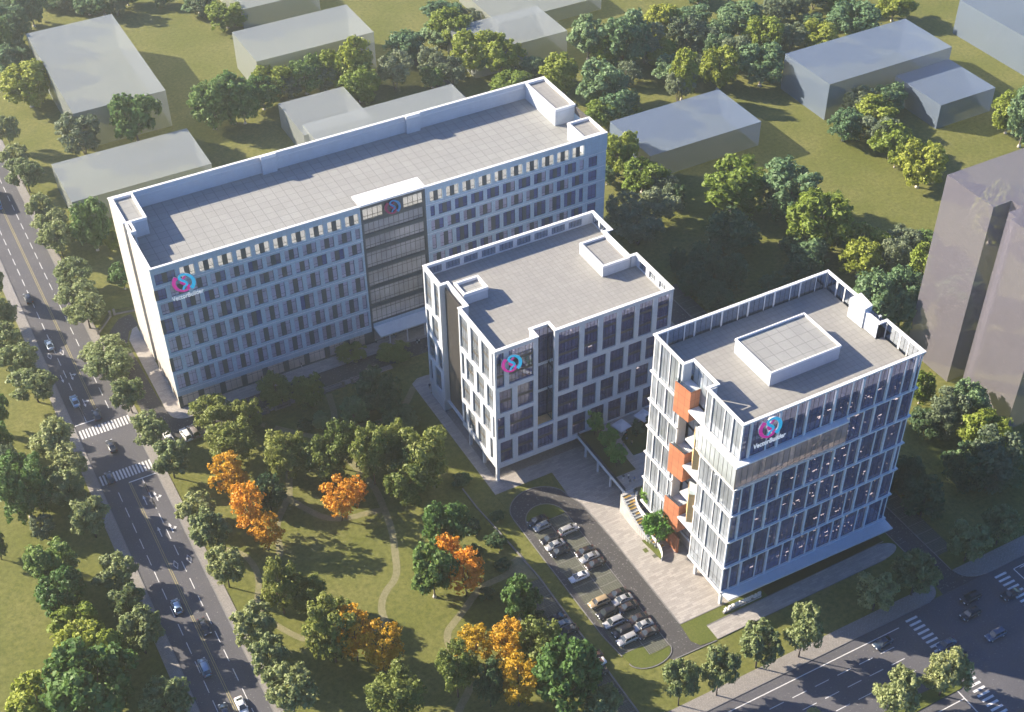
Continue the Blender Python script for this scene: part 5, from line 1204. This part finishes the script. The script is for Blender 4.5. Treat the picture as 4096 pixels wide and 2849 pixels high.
for zone, L in CARS.items():
    L = sorted(L, key=lambda q: img(q[0], q[1])[1]) if zone != 'north' else sorted(L, key=lambda q: img(q[0], q[1])[0])
    cnt = {}
    for q in L: cnt[(q[2], q[3])] = cnt.get((q[2], q[3]), 0) + 1
    seen = {}
    for q in L:
        k = (q[2], q[3]); i = seen.get(k, 0); seen[k] = i+1; n = cnt[k]
        e0, e1 = ('leftmost', 'rightmost') if zone == 'north' else ('topmost', 'bottommost')
        pos = '' if n == 1 else (', ' + (e0 if i == 0 else e1 if i == n-1 else ordn(i) + ' from the ' + e0[:-4]) + ' of ' + str(n))
        if n == 2: pos = ', ' + ({'topmost':'upper','bottommost':'lower','leftmost':'left','rightmost':'right'}[e0 if i == 0 else e1]) + ' of the two'
        car(q[0], q[1], q[2], q[3], q[4] + rnd.uniform(-1.5, 1.5), COLN[q[3]] + ' ' + CARLAB[q[2]] + ' ' + WH[zone][0] + pos, WH[zone][1])
bus = thing('bus', 'blue and white city bus cut by the left edge of the picture', 'bus', (25.6, 376.2, .03), PI/2)
b = MB(); loft(b, [[(x,-w_,.4),(x,w_,.4),(x,w_*1.02,1.2),(x,w_*1.02,2.0)] + [(x,w_*.98,3.0),(x,-w_*.98,3.0),(x,-w_*1.02,2.0),(x,-w_*1.02,1.2)] for x, w_ in ((-5.9,1.2),(-5.7,1.25),(5.6,1.25),(5.9,1.15))]); b.obj('body', PAINT['busblue'], bus)
b = MB(); b.box(-5.7,5.6,-1.18,1.18,3.001,3.12); b.box(-3,-1,-.7,.7,3.121,3.4); b.box(1.5,3,-.7,.7,3.121,3.35); b.obj('roof', M['cap'], bus)
b = MB(); b.box(-5.93,-5.905,-1.05,1.05,1.7,2.7); b.box(5.905,5.93,-1.0,1.0,1.3,2.7); b.box(-5.3,5.2,1.281,1.3,1.6,2.6); b.box(-5.3,5.2,-1.3,-1.281,1.6,2.6); b.obj('window_glass', M['carglass'], bus)
wb_ = MB(); f = [(.48*math.cos(2*PI*j/14), -.15, .48*math.sin(2*PI*j/14)) for j in range(14)]; loft(wb_, [f, [(p[0], .15, p[2]) for p in f]]); wm = wb_.mesh('wheel', M['tyre'])
for x in (-3.6, 3.3):
    for y in (-1.12, 1.12): o = link('wheel', wm, bus); o.location = (x, y, .48)
for y in (-.95, .95):
    b = MB(); b.box(-5.94,-5.9,y-.12,y+.12,.9,1.3); b.obj('tail_light', M['tail'], bus)
# ------------------------------------------------------------ people (one skinned body each, clothes as children)
def body_mesh(pose):
    V = []; E = []; Rr = []
    def add(p, r, par=None):
        V.append(p); Rr.append(r); i = len(V)-1
        if par is not None: E.append((par, i))
        return i
    pel = add((0,0,.95), (.14,.11)); wa = add((0,0,1.12), (.125,.095), pel); ch = add((0,.0,1.33), (.155,.11), wa); nk = add((0,0,1.48), (.055,.055), ch); hd = add((0,.02,1.58), (.078,.088), nk); tp_ = add((0,.02,1.70), (.07,.08), hd)
    nose = add((0,.115,1.60), (.016,.016), hd)
    for s in (-1, 1):
        st_ = pose['stride']*s
        hp = add((s*.095,0,.86), (.085,.09), pel); kn = add((s*.105,.10*st_+.02,.48), (.058,.062), hp); an = add((s*.11,.30*st_-.03*abs(st_),.09), (.037,.042), kn); to = add((s*.12,.30*st_+.15,.035), (.035,.028), an)
        sh = add((s*.19,0,1.40), (.06,.06), ch); sw = -pose['swing']*s
        el = add((s*.25,.10*sw-.02,1.13), (.042,.042), sh)
        wr_ = add(((s*.25,.24*sw+.05,.90) if not (pose['raise'] and s > 0) else (s*.2,.28,1.28)), (.026,.03), el)
        d = (Vector(V[wr_]) - Vector(V[el])).normalized(); pm = add(tuple(Vector(V[wr_]) + d*.07), (.034,.02), wr_)
        for k, ln in enumerate((.07,.085,.08,.06)): add(tuple(Vector(V[pm]) + d*ln + Vector((0,(k-1.5)*.02,0))), (.008,.008), pm)
        add(tuple(Vector(V[pm]) + d*.01 + Vector((-s*.02,.05,0))), (.009,.009), pm)
    me = D.meshes.new('person_skin'); me.from_pydata(V, E, []); o = D.objects.new('tmp', me); COL.objects.link(o)
    md = o.modifiers.new('skin', 'SKIN'); sv = me.skin_vertices[0].data
    for i, r in enumerate(Rr): sv[i].radius = r
    sv[0].use_root = True
    o.modifiers.new('sub', 'SUBSURF').levels = 1
    dg = bpy.context.evaluated_depsgraph_get(); out = D.meshes.new_from_object(o.evaluated_get(dg)); D.objects.remove(o); D.meshes.remove(me)
    out.name = 'person'; return out
POSES = [body_mesh(dict(stride=.0, swing=.15, **{'raise':False})), body_mesh(dict(stride=.9, swing=.9, **{'raise':False})), body_mesh(dict(stride=.25, swing=.3, **{'raise':True}))]
def shell(src, z0, z1, xm, grow):
    """clothing: faces of the body between two heights, pushed out"""
    bm = bmesh.new(); bm.from_mesh(src); bm.normal_update()
    for v in bm.verts: v.co += v.normal*grow
    bmesh.ops.delete(bm, geom=[f for f in bm.faces if not (z0 < f.calc_center_median().z < z1 and abs(f.calc_center_median().x) < xm)], context='FACES')
    me = D.meshes.new('cloth'); bm.to_mesh(me); bm.free(); return me
for me in POSES: me.materials.clear(); me.materials.append(M['skin'])
PCL = [(shell(p, .88, 1.46, .30, .015), shell(p, .07, .93, .2, .012), shell(p, 1.62, 1.9, .2, .012)) for p in POSES]
PEOPLE = [((53.3, 261.2), 0.0), ((54.2, 261.1), 0.0), ((55.6, 258.9), 0.0), ((66.8, 260.5), 0.0), ((66.5, 261.3), 0.0), ((77.6, 260.7), 0.0), ((98.3, 260.1), 0.0), ((99.8, 261.5), 0.0), ((100.8, 260.7), 0.0), ((103.3, 259.8), 0.0), ((103.9, 259.8), 0.0), ((107.6, 254.8), 0.0), ((108.1, 254.5), 0.0), ((108.5, 251.3), 0.0), ((132.5, 192.1), 5.6), ((131.2, 191.4), 5.6), ((133.0, 190.7), 5.6), ((125.3, 182.0), 5.6), ((126.5, 181.7), 5.6), ((125.8, 180.0), 5.6), ((127.2, 180.3), 5.6), ((126.2, 178.0), 4.6), ((126.0, 177.3), 4.1), ((125.2, 176.9), 3.4), ((126.0, 174.2), 2.4), ((102.8, 237.4), 0.0)]
WHO = ["at the leftmost shop windows of the long office","beside the leftmost shop windows, right of another","on the walk before the long office's left shops","near the fifth shop window of the long office","close to the shop glass beside another person","alone at a shop window of the long office","at the left end of the entrance canopy","by the canopy's left column","under the entrance canopy's edge","left of a pair below the entrance canopy","right of a pair below the entrance canopy","left of a pair on the asphalt by the entrance","right of a pair on the asphalt by the entrance","on the grass edge beside the middle block","nearest the conifer on the raised deck","left of three by the dark deck lawn","right of three by the dark deck lawn","leftmost of four at the deck's stair end","second of four at the deck's stair end","nearest of four at the deck's stair end","rightmost of four at the deck's stair end","highest on the outdoor stairs","second highest on the outdoor stairs","third on the outdoor stairs","lowest on the outdoor stairs by the planter","standing at the corner left of the middle block"]
CN = ['navy','white','black','sand','olive','blue']
for i, ((p, z), wh) in enumerate(zip(PEOPLE, WHO)):
    k = i % 3; ct, cb_ = (i*5+1) % 6, (i*7+2) % 6
    if cb_ == ct: cb_ = (cb_+1) % 6
    ro = thing('person', '%s top, %s trousers, %s' % (CN[ct], CN[cb_], wh), 'person', (p[0], p[1], z + (.09 if z < 1 else .02)), rnd.random()*6.28, 'people round the campus')
    link('body', POSES[k], ro)
    for nm, me, mt in (('shirt', PCL[k][0], CLOTH[ct]), ('trousers', PCL[k][1], CLOTH[cb_]), ('hair', PCL[k][2], M['hair'])):
        if not me.materials: me.materials.append(mt)
        o = link(nm, me, ro); o.material_slots[0].link = 'OBJECT'; o.material_slots[0].material = mt
# ------------------------------------------------------------ parasols, fences
for i, (x, y) in enumerate([(133.1, 195.5), (139.6, 195.9)]):
    u = thing('parasol', ['square white parasol on the deck left of the conifers', 'square white parasol on the deck against the right-hand block'][i], 'parasol', (x, y, 5.5), .2 + .1*i, 'parasols on the deck')
    b = MB(); c4 = [(-1.7,-1.7,2.4),(1.7,-1.7,2.4),(1.7,1.7,2.4),(-1.7,1.7,2.4)]
    for k in range(4): b.face([c4[k], c4[(k+1) % 4], (0,0,3.1)]); b.face([c4[k], (c4[k][0],c4[k][1],2.22), (c4[(k+1) % 4][0],c4[(k+1) % 4][1],2.22), c4[(k+1) % 4]])
    b.obj('canopy', M['canvas'], u); b = MB(); b.tube([(0,0,0),(0,0,3.2)], .04, 6); b.obj('pole', M['fin'], u); b = MB(); b.tube([(0,0,0),(0,0,.12)], [.4,.35], 12); b.obj('base', M['fpost'], u)
    tb = thing('cafe_table', ['round cafe table with chairs under the left deck parasol', 'round cafe table with chairs under the right deck parasol'][i], 'table', (x+.5, y-.6, 5.5), 0, 'cafe tables on the deck')
    b = MB(); b.tube([(0,0,.7),(0,0,.74)], .5, 14); b.obj('tabletop', M['cap'], tb); b = MB(); b.tube([(0,0,0),(0,0,.7)], .04, 6); b.tube([(0,0,0),(0,0,.04)], .3, 10); b.obj('leg', M['fin'], tb)
    for k in range(3):
        a = k*2.1+.4; ch = thing('cafe_chair', 'orange cafe chair at the %s deck table, %s' % (('left','right')[i], ('on its right side','on its left side','nearest the camera')[k]), 'chair', (x+.5+.85*math.cos(a), y-.6+.85*math.sin(a), 5.5), a-PI/2, 'cafe chairs on the deck')
        b = MB(); b.box(-.22,.22,-.22,.22,.42,.46); b.obj('seat', M['orange'], ch); b = MB(); b.box(-.22,.22,.2,.24,.5,.85); b.obj('backrest', M['orange'], ch)
        for sx in (-.19,.19):
            for sy in (-.19,.19): b = MB(); b.tube([(sx,sy,0),(sx,sy,.42)], .02, 5); b.obj('leg', M['fin'], ch)
ABS = True
def fence(label, p0, p1, piers=True):
    f = thing('fence', label, 'fence', (p0[0], p0[1], 0), 0, 'black bar fences round the long office'); d = Vector((p1[0]-p0[0], p1[1]-p0[1], 0)); L = d.length; d /= L
    b = MB(); n = Vector((-d.y, d.x, 0))*.2
    b.prism([(p0[0]+n.x,p0[1]+n.y),(p0[0]-n.x,p0[1]-n.y),(p1[0]-n.x,p1[1]-n.y),(p1[0]+n.x,p1[1]+n.y)], 0, .45, 0, False); b.obj('base_wall', M['fpost'], f)
    b = MB()
    k = .2
    while k < L: q = (p0[0]+d.x*k, p0[1]+d.y*k); b.tube([(*q,.45),(*q,1.75)], .035, 4); k += .32
    b.tube([(p0[0],p0[1],.6),(p1[0],p1[1],.6)], .04, 4); b.tube([(p0[0],p0[1],1.6),(p1[0],p1[1],1.6)], .04, 4); b.obj('bars', M['fence'], f)
    for q in ((p0[0]+d.x*.25, p0[1]+d.y*.25), (p1[0]-d.x*.25, p1[1]-d.y*.25)):
        b = MB(); b.box(q[0]-.3, q[0]+.3, q[1]-.3, q[1]+.3, 0, 1.9); b.obj('pier', M['fpost'], f)
xs = [(41.5,49.8),(50.5,56.0),(61.2,64.2),(65.6,69.8),(78.5,84.4),(86.2,91.5)]
for i, (a, c) in enumerate(xs): fence("black bar fence section before the long office, %s" % ('beside the parked cars' if i == 0 else ordn(i) + ' from the left'), (a, 248.6), (c, 248.6))
fence("short black fence slanting from the avenue to the curved drive", (35.4, 299.2), (40.6, 305.2)); fence("black fence running to the long office's end wall", (41.4, 305.3), (47.5, 304.2))
# ------------------------------------------------------------ signs
def ribbon(pts, wd, x, z, y, sc, m, root, name, dep=.25):
    q = [Vector((p[0], p[1])) for p in pts]; ws = list(wd)
    for _ in range(3):
        nq, nw = [q[0]], [ws[0]]
        for k in range(len(q)-1): nq += [q[k]*.75+q[k+1]*.25, q[k]*.25+q[k+1]*.75]; nw += [ws[k]*.75+ws[k+1]*.25, ws[k]*.25+ws[k+1]*.75]
        q, ws = nq + [q[-1]], nw + [ws[-1]]
    b = MB(); Lp, Rp = [], []
    for k in range(len(q)):
        d = (q[min(k+1, len(q)-1)] - q[max(k-1, 0)]).normalized(); n = Vector((-d.y, d.x))*ws[k]/2
        Lp.append(q[k]+n); Rp.append(q[k]-n)
    def P(p, yy): return (x + p.x*sc, yy, z + p.y*sc)
    for k in range(len(q)-1):
        b.face([P(Lp[k],y), P(Rp[k],y), P(Rp[k+1],y), P(Lp[k+1],y)], 0); b.face([P(Lp[k+1],y+dep), P(Rp[k+1],y+dep), P(Rp[k],y+dep), P(Lp[k],y+dep)], 1)
        b.face([P(Lp[k],y+dep), P(Lp[k],y), P(Lp[k+1],y), P(Lp[k+1],y+dep)], 1); b.face([P(Rp[k],y), P(Rp[k],y+dep), P(Rp[k+1],y+dep), P(Rp[k+1],y)], 1)
    for k in (0, len(q)-1): b.face([P(Lp[k],y), P(Lp[k],y+dep), P(Rp[k],y+dep), P(Rp[k],y)], 1)
    return b.obj(name, [M[m], M['black' if m[-1] == '2' else 'cap']], root)
MG = [(-1.55,2.0),(-2.25,1.2),(-2.4,.07),(-1.8,-1.3),(-.85,-2.1),(.25,-2.3),(1.0,-1.75),(.95,-1.1),(.3,-.5),(-.5,.1),(-.67,.54),(-.28,1.0),(.6,1.75)]
MW = [1.25,.95,.85,.7,.5,.6,.8,.8,.65,.6,.6,.55,.5]
CY = [(-.45,-1.85),(-.11,-1.05),(.6,-.75),(.75,-.2),(.14,.45),(-.65,1.1),(-.95,1.9),(-.35,2.45),(.68,2.32),(1.84,1.4),(2.4,.05),(2.2,-1.3),(1.45,-1.95)]
CW = [.5,.55,.6,.6,.6,.65,.65,.55,.55,.75,.85,.95,1.2]
def text(body, x, y, z, h, width, root, name, m, ext=.1, bold=.012):
    cu = D.curves.new('t', 'FONT'); cu.body = body; cu.size = 1; cu.extrude = ext/2; cu.offset = bold
    t = D.objects.new('t', cu); COL.objects.link(t); bpy.context.view_layer.update()
    me = D.meshes.new_from_object(t.evaluated_get(bpy.context.evaluated_depsgraph_get())); D.objects.remove(t)
    co = np.array([v.co[:] for v in me.vertices]); mn, mx = co.min(0), co.max(0)
    V = np.empty_like(co); V[:, 0] = x + (co[:, 0]-mn[0])/(mx[0]-mn[0])*width; V[:, 2] = z + (co[:, 1]-mn[1])/(mx[1]-mn[1])*h; V[:, 1] = y - co[:, 2]
    me.vertices.foreach_set('co', V.ravel()); me.materials.clear(); me.materials.append(M[m]); me.update(); return link(name, me, root)
def logo(label, x, z, y, sc, dark=False, words=None):
    r = thing('wall_sign', label, 'sign', (x, y, z), 0, 'double helix signs on the facades')
    ribbon(MG, MW, x, z, y, sc, 'mag2' if dark else 'mag', r, 'magenta_strand'); ribbon(CY, CW, x, z, y-.03, sc, 'cya2' if dark else 'cya', r, 'cyan_strand')
    b = MB()
    for dx, dz in ((-2.2,.3),(2.2,.2),(.3,-2.2),(.5,2.3)): b.tube([(x+dx*sc,y+.1,z+dz*sc),(x+dx*sc,y+.75,z+dz*sc)], .05, 5)
    b.obj('bracket', M['black'], r)
    if words: text(words[0], words[1], y, words[2], words[3], words[4], r, 'lettering', 'sgn', .12, .006)
logo('pink and cyan helix sign with white lettering on the long office\'s left end', 52.4, 37.0, AY0-.6, 1.0, False, ('VectorBuilder', 48.95, 32.75, 1.25, 7.6))
logo('dark magenta and blue helix sign at the top of the central glass bay', 106.0, 40.2, AY0-.4, .78, True)
logo('pink and cyan helix sign without lettering on the middle block', 106.2, 35.2, BY0-.6, .92)
logo('pink and cyan helix sign with white lettering on the right-hand block', 131.6, 51.0, CY0-.95, 1.0, False, ('VectorBuilder', 128.05, 46.9, 1.25, 7.6))
g = thing('ground_sign', 'white standing letters with small caption on a dark plinth beside the garden path', 'sign', (130.7, 142.6, 0))
b = MB(); b.box(125.9, 135.8, 142.25, 142.95, .1, .42); b.obj('plinth', M['fpost'], g)
text('大湾区国际科创产业园', 126.1, 142.6, .42, 1.25, 9.5, g, 'lettering', 'cap', .35, .005)
text('INDUSTRY TECHNOLOGY PARK', 130.2, 142.23, .12, .3, 5.4, g, 'caption', 'cap', .05, .0)
# ------------------------------------------------------------ the air
b = MB(); b.box(-700, 1100, -120, 1100, -1, 236)
m = D.materials.new('haze_air'); m.use_nodes = True; nt = m.node_tree; nt.nodes.remove(nt.nodes['Principled BSDF'])
v = nt.nodes.new('ShaderNodeVolumePrincipled'); v.inputs['Color'].default_value = (.97,.97,.95,1); v.inputs['Density'].default_value = .00025; v.inputs['Anisotropy'].default_value = .7
nt.links.new(v.outputs[0], nt.nodes['Material Output'].inputs['Volume'])
struct(b.obj('haze', m), 'stuff')
